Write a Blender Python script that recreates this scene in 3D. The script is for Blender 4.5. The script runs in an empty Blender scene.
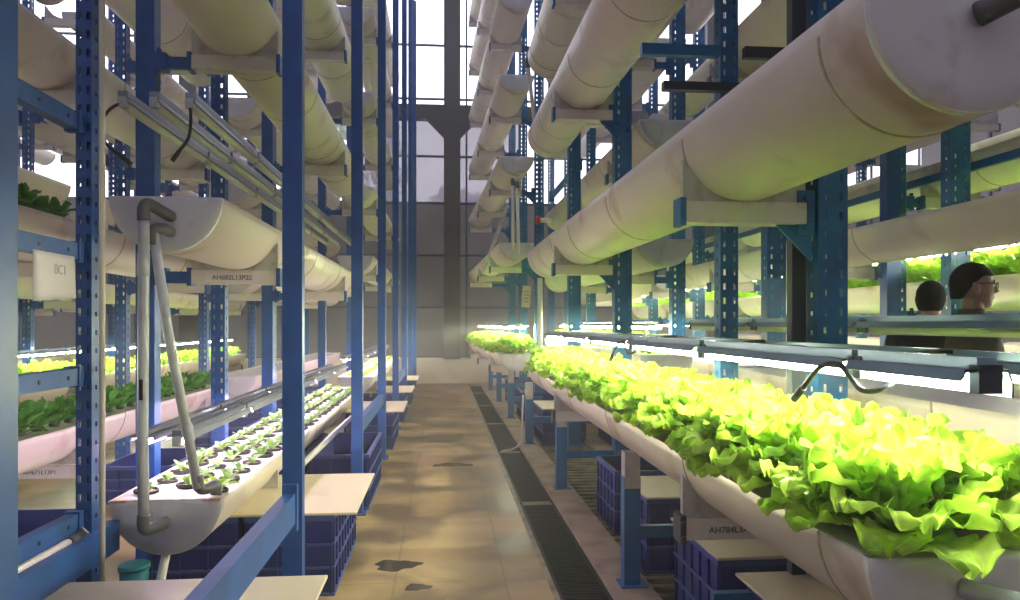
import bpy, bmesh, math, random
from mathutils import Vector, Matrix
R = math.radians
rng = random.Random(7)
C = bpy.context.scene.collection
S = bpy.context.scene

# ------------------------------------------------------------ camera, world, sun, exposure
HC = 1.45
cam_d = bpy.data.cameras.new('camera'); cam_d.sensor_width = 36; cam_d.lens = 750/1020*36
cam_d.shift_y = 24/1020; cam_d.clip_start = 0.05; cam_d.clip_end = 300
cam = bpy.data.objects.new('camera', cam_d); C.objects.link(cam)
cam.location = (0, 0, HC); cam.rotation_euler = (R(90), 0, R(-5.1))
S.camera = cam
S.view_settings.view_transform = 'Standard'; S.view_settings.look = 'None'
S.view_settings.exposure = 1.12; S.view_settings.gamma = 1.0; S.view_settings.use_curve_mapping = False
W = bpy.data.worlds.new('sky'); S.world = W; W.use_nodes = True
wn = W.node_tree.nodes; wl = W.node_tree.links
bg = wn['Background']
tc = wn.new('ShaderNodeTexCoord'); sp = wn.new('ShaderNodeSeparateXYZ'); rp = wn.new('ShaderNodeValToRGB')
wl.new(tc.outputs['Generated'], sp.inputs[0]); wl.new(sp.outputs['Z'], rp.inputs[0]); wl.new(rp.outputs[0], bg.inputs[0])
rp.color_ramp.elements[0].position = 0.0; rp.color_ramp.elements[0].color = (0.80, 0.76, 0.82, 1)
rp.color_ramp.elements[1].position = 0.45; rp.color_ramp.elements[1].color = (0.92, 0.91, 1.0, 1)
bg.inputs[1].default_value = 1.9
S.cycles.use_denoising = True
S.cycles.max_bounces = 7; S.cycles.diffuse_bounces = 4; S.cycles.glossy_bounces = 3
S.cycles.transmission_bounces = 4; S.cycles.transparent_max_bounces = 12
S.cycles.sample_clamp_indirect = 40.0; S.cycles.caustics_reflective = False; S.cycles.caustics_refractive = False
LAMP = 105.0          # strength of a lit grow tube
LAMP_LEFT = 28.0

# ------------------------------------------------------------ materials
def mat(name, col, rough=0.5, metal=0.0, col2=None, scale=6.0, lo=0.45, hi=0.7, detail=4, bump=0.0, spec=0.5, stretch=None):
    m = bpy.data.materials.new(name); m.use_nodes = True
    nt = m.node_tree; b = nt.nodes['Principled BSDF']
    b.inputs['Base Color'].default_value = (*col, 1); b.inputs['Roughness'].default_value = rough
    b.inputs['Metallic'].default_value = metal; b.inputs['Specular IOR Level'].default_value = spec
    tcn = nt.nodes.new('ShaderNodeTexCoord'); mp = nt.nodes.new('ShaderNodeMapping')
    nt.links.new(tcn.outputs['Object'], mp.inputs[0])
    if stretch: mp.inputs['Scale'].default_value = stretch
    n = nt.nodes.new('ShaderNodeTexNoise'); n.inputs['Scale'].default_value = scale; n.inputs['Detail'].default_value = detail
    nt.links.new(mp.outputs[0], n.inputs['Vector'])
    if col2:
        r = nt.nodes.new('ShaderNodeValToRGB'); nt.links.new(n.outputs['Fac'], r.inputs[0])
        r.color_ramp.elements[0].position = lo; r.color_ramp.elements[0].color = (*col, 1)
        r.color_ramp.elements[1].position = hi; r.color_ramp.elements[1].color = (*col2, 1)
        nt.links.new(r.outputs[0], b.inputs['Base Color'])
    if bump:
        bm_ = nt.nodes.new('ShaderNodeBump'); bm_.inputs['Strength'].default_value = bump
        nt.links.new(n.outputs['Fac'], bm_.inputs['Height']); nt.links.new(bm_.outputs[0], b.inputs['Normal'])
    return m

def emit(name, col, st):
    m = bpy.data.materials.new(name); m.use_nodes = True
    b = m.node_tree.nodes['Principled BSDF']
    b.inputs['Base Color'].default_value = (0.8, 0.8, 0.8, 1)
    b.inputs['Emission Color'].default_value = (*col, 1); b.inputs['Emission Strength'].default_value = st
    return m

def leafmat(name, c1, c2, trans=0.45, scale=9):
    m = bpy.data.materials.new(name); m.use_nodes = True
    nt = m.node_tree; nt.nodes.clear()
    out = nt.nodes.new('ShaderNodeOutputMaterial'); mix = nt.nodes.new('ShaderNodeMixShader')
    p = nt.nodes.new('ShaderNodeBsdfPrincipled'); t = nt.nodes.new('ShaderNodeBsdfTranslucent')
    p.inputs['Roughness'].default_value = 0.45; p.inputs['Specular IOR Level'].default_value = 0.35
    tcn = nt.nodes.new('ShaderNodeTexCoord'); n = nt.nodes.new('ShaderNodeTexNoise'); n.inputs['Scale'].default_value = scale
    n.inputs['Detail'].default_value = 5
    r = nt.nodes.new('ShaderNodeValToRGB')
    r.color_ramp.elements[0].position = 0.35; r.color_ramp.elements[0].color = (*c1, 1)
    r.color_ramp.elements[1].position = 0.68; r.color_ramp.elements[1].color = (*c2, 1)
    nt.links.new(tcn.outputs['Object'], n.inputs['Vector']); nt.links.new(n.outputs['Fac'], r.inputs[0])
    nt.links.new(r.outputs[0], p.inputs['Base Color']); nt.links.new(r.outputs[0], t.inputs['Color'])
    bmp = nt.nodes.new('ShaderNodeBump'); bmp.inputs['Strength'].default_value = 0.35
    n2 = nt.nodes.new('ShaderNodeTexNoise'); n2.inputs['Scale'].default_value = 60
    nt.links.new(tcn.outputs['Object'], n2.inputs['Vector']); nt.links.new(n2.outputs['Fac'], bmp.inputs['Height'])
    nt.links.new(bmp.outputs[0], p.inputs['Normal'])
    mix.inputs[0].default_value = trans
    nt.links.new(p.outputs[0], mix.inputs[1]); nt.links.new(t.outputs[0], mix.inputs[2]); nt.links.new(mix.outputs[0], out.inputs[0])
    return m

def glassmat(name, col, transp, rough=0.3):
    """window sheet: part clear, part frosted (translucent), slightly glossy"""
    m = bpy.data.materials.new(name); m.use_nodes = True
    nt = m.node_tree; nt.nodes.clear()
    out = nt.nodes.new('ShaderNodeOutputMaterial')
    tr = nt.nodes.new('ShaderNodeBsdfTransparent'); tl = nt.nodes.new('ShaderNodeBsdfTranslucent')
    gl = nt.nodes.new('ShaderNodeBsdfPrincipled'); gl.inputs['Roughness'].default_value = rough
    gl.inputs['Base Color'].default_value = (*col, 1)
    tcn = nt.nodes.new('ShaderNodeTexCoord'); n = nt.nodes.new('ShaderNodeTexNoise'); n.inputs['Scale'].default_value = 0.7
    r = nt.nodes.new('ShaderNodeValToRGB')
    r.color_ramp.elements[0].position = 0.3; r.color_ramp.elements[0].color = (*[c*0.75 for c in col], 1)
    r.color_ramp.elements[1].position = 0.7; r.color_ramp.elements[1].color = (*col, 1)
    nt.links.new(tcn.outputs['Object'], n.inputs['Vector']); nt.links.new(n.outputs['Fac'], r.inputs[0])
    nt.links.new(r.outputs[0], tl.inputs['Color'])
    m1 = nt.nodes.new('ShaderNodeMixShader'); m1.inputs[0].default_value = 0.35
    nt.links.new(tl.outputs[0], m1.inputs[1]); nt.links.new(gl.outputs[0], m1.inputs[2])
    m2 = nt.nodes.new('ShaderNodeMixShader'); m2.inputs[0].default_value = transp
    nt.links.new(m1.outputs[0], m2.inputs[1]); nt.links.new(tr.outputs[0], m2.inputs[2])
    nt.links.new(m2.outputs[0], out.inputs[0])
    return m

M = {}
M['pipe'] = mat('cream_pvc', (0.76, 0.67, 0.56), 0.36, col2=(0.46, 0.31, 0.19), scale=2.6, lo=0.57, hi=0.74, detail=10)
M['cap'] = mat('pale_pvc_cap', (0.60, 0.585, 0.60), 0.42, col2=(0.36, 0.27, 0.20), scale=7, lo=0.58, hi=0.80, detail=8)
M['joint'] = mat('dirty_joint', (0.34, 0.28, 0.20), 0.7, col2=(0.55, 0.48, 0.38), scale=20)
M['tray'] = mat('white_tray', (0.82, 0.79, 0.78), 0.45, col2=(0.62, 0.55, 0.50), scale=9, lo=0.6, hi=0.85)
M['rust'] = mat('rusty_lip', (0.45, 0.27, 0.18), 0.8, col2=(0.70, 0.60, 0.50), scale=30)
M['blue'] = mat('blue_paint', (0.022, 0.098, 0.34), 0.42, col2=(0.015, 0.06, 0.20), scale=5, lo=0.4, hi=0.75, detail=8)
M['blue2'] = mat('teal_blue_paint', (0.014, 0.135, 0.33), 0.42, col2=(0.010, 0.075, 0.18), scale=5, lo=0.4, hi=0.75, detail=8)
M['dark'] = mat('dark_steel_and_shade', (0.03, 0.035, 0.05), 0.5)  # also puts shade into the rear leg and beam holes
M['saddle'] = mat('cradle_paint', (0.48, 0.46, 0.42), 0.5, col2=(0.30, 0.28, 0.22), scale=14, lo=0.5, hi=0.8, detail=8)
M['channel'] = mat('cream_channel', (0.68, 0.62, 0.56), 0.5, col2=(0.46, 0.40, 0.30), scale=14, lo=0.55, hi=0.8, detail=8)
M['label'] = mat('label_paper', (0.72, 0.66, 0.66), 0.6)
M['ink'] = mat('black_ink', (0.02, 0.02, 0.025), 0.6)
M['crate'] = mat('blue_crate', (0.014, 0.022, 0.17), 0.45, col2=(0.016, 0.035, 0.13), scale=4)
M['crate_edge'] = mat('blue_crate_worn', (0.045, 0.075, 0.26), 0.5)
M['board'] = mat('cream_board', (0.66, 0.57, 0.38), 0.5, col2=(0.50, 0.42, 0.27), scale=3, lo=0.5, hi=0.8)
M['pvc_grey'] = mat('grey_pvc', (0.10, 0.10, 0.105), 0.45)
M['pvc_light'] = mat('light_grey_pvc', (0.50, 0.52, 0.54), 0.4, col2=(0.38, 0.38, 0.38), scale=9)
M['pvc_white'] = mat('white_pvc', (0.70, 0.66, 0.60), 0.4)
M['reflector'] = mat('channel_blue_reflection', (0.23, 0.33, 0.40), 0.25, metal=0.55)  # grey channel; the blue it reflects is put into its colour
M['reflector_l'] = mat('grey_channel', (0.26, 0.27, 0.34), 0.28, metal=0.55)
M['black'] = mat('black_rubber', (0.012, 0.012, 0.014), 0.5)
M['lit'] = emit('lit_tube', (1.0, 0.98, 0.68), LAMP)
M['lit_dim'] = emit('lit_tube_rack_side', (1.0, 0.97, 0.80), 14)
M['lit_left'] = emit('lit_tube_pinkish', (0.98, 0.74, 1.0), LAMP_LEFT)
M['lit_far'] = emit('lit_tube_far', (1.0, 0.97, 0.72), 85)
M['unlit'] = mat('unlit_tube', (0.78, 0.74, 0.58), 0.3)
M['lettuce'] = leafmat('lettuce_leaf', (0.20, 0.42, 0.015), (0.58, 0.78, 0.11), 0.42)
M['lettuce_dark'] = leafmat('young_leaf_dark', (0.07, 0.22, 0.04), (0.17, 0.40, 0.07), 0.35)
M['rib'] = leafmat('lettuce_midrib', (0.42, 0.62, 0.12), (0.66, 0.80, 0.28), 0.3)
M['seed'] = leafmat('seedling_leaf', (0.16, 0.34, 0.10), (0.40, 0.55, 0.16), 0.4, 20)
M['pot'] = mat('black_net_pot', (0.025, 0.022, 0.022), 0.6)
M['foam'] = mat('growing_foam', (0.35, 0.30, 0.12), 0.9)
M['frame'] = mat('dark_window_steel', (0.10, 0.105, 0.16), 0.6)
M['column'] = mat('dark_column', (0.085, 0.08, 0.085), 0.6)
M['lowwall'] = mat('cream_plaster', (0.62, 0.57, 0.45), 0.8, col2=(0.45, 0.40, 0.30), scale=1.5, lo=0.45, hi=0.8)
M['glass_clear'] = glassmat('clear_pane', (0.85, 0.85, 0.95), 0.86, 0.1)
M['glass_haze'] = glassmat('hazy_pane', (0.42, 0.39, 0.46), 0.28)
M['glass_grey'] = glassmat('frosted_pane', (0.27, 0.25, 0.255), 0.06)
M['glass_front'] = glassmat('front_sheet', (0.40, 0.38, 0.42), 0.16)
M['roofglass'] = glassmat('roof_sheet', (0.5, 0.5, 0.6), 0.22)
M['grate'] = mat('black_iron', (0.018, 0.018, 0.018), 0.6, metal=0.3)
M['slat'] = mat('stained_slat', (0.33, 0.29, 0.20), 0.6, col2=(0.12, 0.11, 0.08), scale=5)
M['curb'] = mat('worn_curb', (0.40, 0.31, 0.22), 0.7, col2=(0.22, 0.17, 0.12), scale=4, detail=8)
M['pit'] = mat('drain_pit', (0.03, 0.028, 0.025), 0.4)
M['skin'] = mat('skin', (0.25, 0.13, 0.085), 0.5)
M['hair'] = mat('black_hair', (0.007, 0.006, 0.006), 0.85, col2=(0.014, 0.012, 0.011), scale=90, bump=0.5, spec=0.15)
M['shirt'] = mat('olive_cloth', (0.075, 0.072, 0.045), 0.9)
M['shirt2'] = mat('black_cloth', (0.022, 0.022, 0.020), 0.9)
M['collar'] = mat('pale_cloth', (0.45, 0.45, 0.45), 0.9)
M['trouser'] = mat('dark_trouser', (0.02, 0.022, 0.03), 0.9)
M['teal'] = mat('teal_plastic', (0.03, 0.30, 0.32), 0.5)
M['red'] = mat('red_plastic', (0.55, 0.03, 0.02), 0.5)
M['bark'] = mat('bark', (0.10, 0.07, 0.05), 0.9)
M['tree'] = leafmat('tree_leaf', (0.06, 0.14, 0.04), (0.12, 0.22, 0.07), 0.3, 1.5)
M['ground'] = mat('outside_ground', (0.16, 0.17, 0.12), 0.95, col2=(0.10, 0.12, 0.07), scale=0.4)

def floor_material():
    m = bpy.data.materials.new('stained_concrete_tiles'); m.use_nodes = True
    nt = m.node_tree; b = nt.nodes['Principled BSDF']; L = nt.links
    tcn = nt.nodes.new('ShaderNodeTexCoord')
    br = nt.nodes.new('ShaderNodeTexBrick'); mpb = nt.nodes.new('ShaderNodeMapping'); mpb.inputs['Location'].default_value = (0.27, 0.1, 0); L.new(tcn.outputs['Object'], mpb.inputs[0]); L.new(mpb.outputs[0], br.inputs['Vector'])
    br.inputs['Scale'].default_value = 1.0; br.inputs['Brick Width'].default_value = 0.62; br.inputs['Row Height'].default_value = 0.62
    br.inputs['Mortar Size'].default_value = 0.006; br.offset = 0.0
    br.inputs['Color1'].default_value = (0.52, 0.37, 0.19, 1); br.inputs['Color2'].default_value = (0.44, 0.31, 0.16, 1)
    br.inputs['Mortar'].default_value = (0.36, 0.255, 0.135, 1)
    n = nt.nodes.new('ShaderNodeTexNoise'); n.inputs['Scale'].default_value = 1.5; n.inputs['Detail'].default_value = 9; n.inputs['Distortion'].default_value = 0.6
    L.new(tcn.outputs['Object'], n.inputs['Vector'])
    r = nt.nodes.new('ShaderNodeValToRGB'); L.new(n.outputs['Fac'], r.inputs[0])
    r.color_ramp.elements[0].position = 0.40; r.color_ramp.elements[0].color = (0.27, 0.25, 0.25, 1)
    r.color_ramp.elements[1].position = 0.58; r.color_ramp.elements[1].color = (1, 1, 1, 1)
    mx = nt.nodes.new('ShaderNodeMix'); mx.data_type = 'RGBA'; mx.blend_type = 'MULTIPLY'; mx.inputs[0].default_value = 0.85
    L.new(br.outputs[0], mx.inputs[6]); L.new(r.outputs[0], mx.inputs[7])
    n2 = nt.nodes.new('ShaderNodeTexNoise'); n2.inputs['Scale'].default_value = 0.45; n2.inputs['Detail'].default_value = 3
    mp = nt.nodes.new('ShaderNodeMapping'); mp.inputs['Scale'].default_value = (0.6, 2.2, 1); mp.inputs['Location'].default_value = (3.1, 0.4, 0)
    L.new(tcn.outputs['Object'], mp.inputs[0]); L.new(mp.outputs[0], n2.inputs['Vector'])
    r2 = nt.nodes.new('ShaderNodeValToRGB'); L.new(n2.outputs['Fac'], r2.inputs[0])
    r2.color_ramp.elements[0].position = 0.42; r2.color_ramp.elements[0].color = (0.55, 0.50, 0.46, 1)
    r2.color_ramp.elements[1].position = 0.56; r2.color_ramp.elements[1].color = (1, 1, 1, 1)
    mx2 = nt.nodes.new('ShaderNodeMix'); mx2.data_type = 'RGBA'; mx2.blend_type = 'MULTIPLY'; mx2.inputs[0].default_value = 0.8
    L.new(mx.outputs[2], mx2.inputs[6]); L.new(r2.outputs[0], mx2.inputs[7]); L.new(mx2.outputs[2], b.inputs['Base Color'])
    rr = nt.nodes.new('ShaderNodeMapRange'); L.new(n.outputs['Fac'], rr.inputs[0])
    rr.inputs[1].default_value = 0.35; rr.inputs[2].default_value = 0.6; rr.inputs[3].default_value = 0.32; rr.inputs[4].default_value = 0.5
    L.new(rr.outputs[0], b.inputs['Roughness'])
    bp = nt.nodes.new('ShaderNodeBump'); bp.inputs['Strength'].default_value = 0.12; L.new(n.outputs['Fac'], bp.inputs['Height']); L.new(bp.outputs[0], b.inputs['Normal'])
    return m
M['floor'] = floor_material()

# ------------------------------------------------------------ mesh helpers
def bx(bm, x0, x1, y0, y1, z0, z1, mi=0):
    v = [bm.verts.new((x, y, z)) for x in (x0, x1) for y in (y0, y1) for z in (z0, z1)]
    for f in ((0,1,3,2),(4,6,7,5),(0,4,5,1),(2,3,7,6),(0,2,6,4),(1,5,7,3)):
        fc = bm.faces.new([v[i] for i in f]); fc.material_index = mi
def tube(bm, pts, r, n=8, closed=True, mi=0):
    """round pipe through a list of points; r is a number or one radius per point"""
    pts = [Vector(p) for p in pts]; rings = []
    rs = r if isinstance(r, (list, tuple)) else [r]*len(pts)
    up = Vector((0, 0, 1)); prev = None
    for i, p in enumerate(pts):
        d = (pts[min(i+1, len(pts)-1)] - pts[max(i-1, 0)]).normalized()
        if prev is None:
            a = d.cross(up)
            if a.length < 0.05: a = d.cross(Vector((1, 0, 0)))
        else:
            a = prev - d*prev.dot(d)
            if a.length < 1e-4: a = d.cross(up)
        a.normalize(); b = d.cross(a); prev = a
        rings.append([bm.verts.new(p + (a*math.cos(t) + b*math.sin(t))*rs[i]) for t in [2*math.pi*k/n for k in range(n)]])
    for A, B in zip(rings, rings[1:]):
        for k in range(n):
            f = bm.faces.new((A[k], A[(k+1) % n], B[(k+1) % n], B[k])); f.smooth = True; f.material_index = mi
    if closed:
        for ring in (rings[0], rings[-1]):
            f = bm.faces.new(ring); f.material_index = mi
def loft(bm, secs, n=14):
    """closed skin over elliptical sections (centre, axis a, axis b, ra, rb)"""
    rings = []
    for c, a, b, ra, rb in secs:
        c = Vector(c); a = Vector(a); b = Vector(b)
        rings.append([bm.verts.new(c + a*ra*math.cos(t) + b*rb*math.sin(t)) for t in [2*math.pi*k/n for k in range(n)]])
    for A, B in zip(rings, rings[1:]):
        for k in range(n): bm.faces.new((A[k], A[(k+1) % n], B[(k+1) % n], B[k])).smooth = True
    bm.faces.new(rings[0]); bm.faces.new(rings[-1])
def smooth_path(pts, n=6):
    pts = [Vector(p) for p in pts]; out = []
    P = [pts[0]] + pts + [pts[-1]]
    for i in range(1, len(P)-2):
        for k in range(n):
            t = k/n; a, b, c, d = P[i-1], P[i], P[i+1], P[i+2]
            out.append(0.5*((2*b) + (c-a)*t + (2*a-5*b+4*c-d)*t*t + (3*b-a-3*c+d)*t**3))
    out.append(pts[-1]); return out
def mesh(name, bm, mats):
    bmesh.ops.recalc_face_normals(bm, faces=bm.faces)
    me = bpy.data.meshes.new(name); bm.to_mesh(me); bm.free()
    for m in (mats if isinstance(mats, (list, tuple)) else [mats]): me.materials.append(m)
    return me
def link(name, me, parent=None, loc=None, rot=None):
    o = bpy.data.objects.new(name, me); C.objects.link(o)
    if parent: o.parent = parent
    if loc: o.location = loc
    if rot: o.rotation_euler = rot
    return o
def obj(name, bm, mats, parent=None, loc=None, rot=None): return link(name, mesh(name, bm, mats), parent, loc, rot)
def tag(o, label, cat, group=None, kind=None):
    o['label'] = label; o['category'] = cat
    if group: o['group'] = group
    if kind: o['kind'] = kind
    return o
def thing(name, label, cat, loc=(0,0,0), rot=(0,0,0), group=None):
    return tag(link(name, None, None, loc, rot), label, cat, group)
def struct(name, bm, mats):
    o = obj(name, bm, mats); o['kind'] = 'structure'; return o
def B(*a):
    bm = bmesh.new(); bx(bm, *a); return bm
def dup(root, loc, rot, label, group=None):
    r = root.copy(); C.objects.link(r); r.location = loc; r.rotation_euler = rot; r['label'] = label
    if group: r['group'] = group
    for ch in list(root.children):
        c = ch.copy(); C.objects.link(c); c.parent = r
        for g in list(ch.children):
            d = g.copy(); C.objects.link(d); d.parent = c
    return r
ONES = ['', 'first', 'second', 'third', 'fourth', 'fifth', 'sixth', 'seventh', 'eighth', 'ninth', 'tenth', 'eleventh', 'twelfth',
        'thirteenth', 'fourteenth', 'fifteenth', 'sixteenth', 'seventeenth', 'eighteenth', 'nineteenth']
TENS = {2: 'twent', 3: 'thirt', 4: 'fort', 5: 'fift'}
def nth(n):
    if n < 20: return ONES[n]
    t, o = divmod(n, 10)
    return TENS[t]+'ieth' if o == 0 else TENS[t]+'y-'+ONES[o]
def text(name, s, size, mt, parent, loc, rot, extrude=0.0008):
    cu = bpy.data.curves.new(name, 'FONT'); cu.body = s; cu.size = size; cu.extrude = extrude; cu.align_x = 'CENTER'; cu.align_y = 'CENTER'
    tmp = bpy.data.objects.new('tmp', cu); C.objects.link(tmp)
    bpy.context.view_layer.update()
    me = bpy.data.meshes.new_from_object(tmp.evaluated_get(bpy.context.evaluated_depsgraph_get()))
    bpy.data.objects.remove(tmp); bpy.data.curves.remove(cu)
    me.materials.clear(); me.materials.append(mt)
    return link(name, me, parent, loc, rot)

# ------------------------------------------------------------ the building
YB = 18.4
bm = B(-12, 0.60, -4, YB+0.6, -0.2, 0); bx(bm, 1.75, 13, -4, YB+0.6, -0.2, 0); bx(bm, 0.60, 1.75, YB-0.9, YB+0.6, -0.2, 0); bx(bm, 0.60, 1.75, -4, 0.0, -0.2, 0)
struct('floor', bm, M['floor'])
bm = B(0.60, 1.75, 0, YB-0.9, -0.42, -0.32); bx(bm, 0.58, 0.60, 0, YB-0.9, -0.32, -0.2); bx(bm, 1.75, 1.77, 0, YB-0.9, -0.32, -0.2)
struct('floor_drain_pit', bm, M['pit'])
struct('trim_1', B(0.895, 1.125, 0, YB-0.9, -0.32, 0.03), M['curb'])
struct('trim_2', B(0.585, 0.615, 0, YB-0.9, -0.32, 0.006), M['slat'])
# low wall, frames and panes at the far end
bm = B(-12, 0.52, YB, YB+0.25, 0, 0.62); bx(bm, 0.52, 13, YB+0.18, YB+0.4, 0, 0.62)
struct('wall_back', bm, M['lowwall'])
zs = [1.86, 3.15, 4.44, 5.6, 7.02, 8.35]
xs = [-11.3+1.32*i for i in range(19)]
k = 1
for i, x0 in enumerate(xs):
    for lo, hi, mt in ((0.62, 4.44, 'glass_grey'), (4.44, 6.5, 'glass_haze'), (6.5, 10.2, 'glass_clear')):
        if x0 > 1.5 and mt == 'glass_haze': mt = 'glass_clear'
        if x0 < -3 and mt == 'glass_haze': mt = 'glass_clear'
        w = obj('window_%d' % k, B(x0, x0+1.32, YB+0.30, YB+0.312, lo, hi), M[mt]); w['kind'] = 'structure'; k += 1
        bm = bmesh.new()
        bx(bm, x0-0.022, x0+0.022, YB+0.24, YB+0.30, lo, hi)
        for z in zs:
            if lo < z < hi: bx(bm, x0, x0+1.32, YB+0.25, YB+0.30, z-0.025, z+0.025)
        bx(bm, x0, x0+1.32, YB+0.24, YB+0.30, lo-0.03, lo+0.03)
        obj('window_frame', bm, M['frame'], w)
bm = B(0.02, 0.42, YB-0.12, YB+0.2, 0.6, 10.2)
bx(bm, -12, 13, YB+0.02, YB+0.22, 6.48, 6.82)
for s in (-1, 1):
    v = [bm.verts.new((0.22+s*a, y, z)) for y in (YB-0.04, YB+0.2) for a, z in ((0.19, 6.5), (0.66, 6.5), (0.19, 6.02))]
    bm.faces.new(v[:3]); bm.faces.new(v[3:])
    for a, b_ in ((0,1),(1,2),(2,0)): bm.faces.new((v[a], v[b_], v[b_+3], v[a+3]))
for x in (-6.2, 6.6):
    bx(bm, x, x+0.4, YB-0.12, YB+0.2, 0.6, 10.2)
struct('trim_3', bm, M['column'])
# side walls: posts with frosted sheets, clear band high up
for side, X in (('left', -11.6), ('right', 12.4)):
    struct('wall_'+side, B(X-0.15, X+0.15, -4, YB+0.5, 0, 0.8), M['lowwall'])
    for j in range(9):
        y0 = -4+2.5*j
        for lo, hi, mt in ((0.8, 3.2, 'glass_grey'), (3.2, 10.2, 'glass_haze' if side == 'left' else 'glass_grey')):
            w = obj('window_%d' % k, B(X, X+0.012, y0, y0+2.5, lo, hi), M[mt]); w['kind'] = 'structure'; k += 1
            bm = bmesh.new(); bx(bm, X-0.06, X, y0-0.04, y0+0.04, lo, hi)
            for z in (lo, (lo+hi)/2): bx(bm, X-0.05, X, y0, y0+2.5, z-0.04, z+0.04)
            obj('window_frame', bm, M['frame'], w)
struct('wall_front', B(-12, 13, -4.2, -4, 0, 1.0), M['lowwall'])
for j in range(10):  # unseen front panes, added to light faces turned toward the camera
    w = obj('window_%d' % k, B(-12+2.5*j, -9.5+2.5*j, -4.11, -4.1, 1.0, 10.2), M['glass_front']); w['kind'] = 'structure'; k += 1
    bm = B(-12.05+2.5*j, -11.95+2.5*j, -4.1, -4.0, 1.0, 10.2); bx(bm, -12+2.5*j, -9.5+2.5*j, -4.1, -4.04, 4.9, 5.0)
    obj('window_frame', bm, M['frame'], w)
bm = bmesh.new()
for j in range(10): bx(bm, -12, 13, -4+2.5*j-0.06, -4+2.5*j+0.06, 10.2, 10.5)
for j in range(9): bx(bm, -12+3.1*j-0.05, -12+3.1*j+0.05, -4, YB+0.5, 10.25, 10.45)
struct('ceiling_beam', bm, M['frame'])
struct('ceiling', B(-12, 13, -4, YB+0.5, 10.5, 10.51), M['roofglass'])
struct('ground', B(-90, 90, -40, 120, -0.6, -0.42), M['ground'])

# ------------------------------------------------------------ floor gratings
def grate_mesh(w, L, step, bar, mname):
    bm = bmesh.new()
    bx(bm, 0, 0.02, 0, L, -0.03, 0); bx(bm, w-0.02, w, 0, L, -0.03, 0); bx(bm, 0.02, w-0.02, 0, 0.03, -0.03, 0, 1); bx(bm, 0.02, w-0.02, L-0.03, L, -0.03, 0, 1)
    y = 0.03+step
    while y < L-0.04:
        bx(bm, 0.02, w-0.02, y, y+bar, -0.028, -0.002); y += step+bar
    return mesh(mname, bm, [M['grate'] if mname == 'drain_grate' else M['slat'], M['slat']])
gm = grate_mesh(0.275, 2.40, 0.022, 0.018, 'drain_grate')
ed = [0.0+2.43*i+1.19-2.43 for i in range(8)]
for i, y in enumerate(ed):
    if y < 0: y = 0.0
    if i == 0: continue
    o = link('drain_grate', gm, None, (0.617, y, 0.0))
    tag(o, 'black iron drain grate along the aisle, %s panel from the camera' % nth(i), 'drain grate', 'aisle drain grates')
gm2 = grate_mesh(0.60, 2.36, 0.085, 0.055, 'slatted_cover')
for i in range(7):
    o = link('slatted_cover', gm2, None, (1.135, 0.6+2.38*i, -0.06))
    tag(o, 'stained slatted pit cover under the right rack, %s from the camera' % nth(i+1), 'pit cover', 'pit covers under the right rack')

# ------------------------------------------------------------ posts and racks
def perf_post_mesh(name, w, d, h, mt, z0=0.0, ph=7.0):
    bm = bmesh.new(); t = 0.004; st = 0.078; sl = 0.034; sw = 0.014
    e = w*0.5; c1 = -w*0.27; c2 = w*0.27
    # web facing the camera with two columns of slots
    for a, b_ in ((-e, c1-sw/2), (c1+sw/2, c2-sw/2), (c2+sw/2, e)): bx(bm, a, b_, 0, t, z0, ph)
    n = int((ph-z0)/st)
    for k_ in range(n):
        za = z0+k_*st+sl; zb = z0+(k_+1)*st
        bx(bm, c1-sw/2, c1+sw/2, 0, t, za, zb); bx(bm, c2-sw/2, c2+sw/2, 0, t, za, zb)
    if ph < h: bx(bm, -e, e, 0, t, ph, h)
    # two flanges, each with one column of holes, and inward lips
    for s in (-1, 1):
        x0 = s*e; x1 = s*(e-t); xa, xb = min(x0, x1), max(x0, x1)
        bx(bm, xa, xb, t, d*0.40, z0, h); bx(bm, xa, xb, d*0.60, d, z0, h)
        for k_ in range(n): bx(bm, xa, xb, d*0.40, d*0.60, z0+k_*st+sl*0.6, z0+(k_+1)*st)
        bx(bm, min(x0, x0-s*0.022), max(x0, x0-s*0.022), d, d+t, z0, h)
    bx(bm, -e+t, e-t, d-0.006, d-0.002, z0, z0+0.3)
    return mesh(name, bm, [mt])
def plain_post_mesh(name, w, d, h, mt):
    bm = bmesh.new(); t = 0.005; e = w/2
    bx(bm, -e, e, 0, t, 0, h); bx(bm, -e, -e+t, t, d, 0, h); bx(bm, e-t, e, t, d, 0, h)
    bx(bm, -e+t, -e+0.025, d-t, d, 0, h); bx(bm, e-0.025, e-t, d-t, d, 0, h)
    return mesh(name, bm, [mt])
PM_R = perf_post_mesh('perforated_post', 0.15, 0.11, 8.6, M['blue2'])
PM_RW = perf_post_mesh('wide_perforated_post', 0.125, 0.12, 8.6, M['blue2'])
PM_S = perf_post_mesh('slim_perforated_post', 0.10, 0.09, 8.6, M['blue2'])
PM_L = perf_post_mesh('perforated_post', 0.10, 0.09, 8.6, M['blue'])
PM_N = perf_post_mesh('narrow_perforated_post', 0.065, 0.08, 8.6, M['blue'])
PM_F = plain_post_mesh('plain_post', 0.085, 0.06, 8.9, M['blue'])
PM_D = plain_post_mesh('plain_post', 0.11, 0.10, 8.6, M['blue'])
def base_plate(p, w=0.2):
    bm = B(-w/2, w/2, -0.05, w*0.75, 0, 0.008)
    for sx in (-1, 1): tube(bm, [(sx*w*0.38, w*0.6, 0.008), (sx*w*0.38, w*0.6, 0.03)], 0.009, 6)
    return obj('base_plate', bm, M['blue'], p)
SAD_R = 0.258
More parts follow.
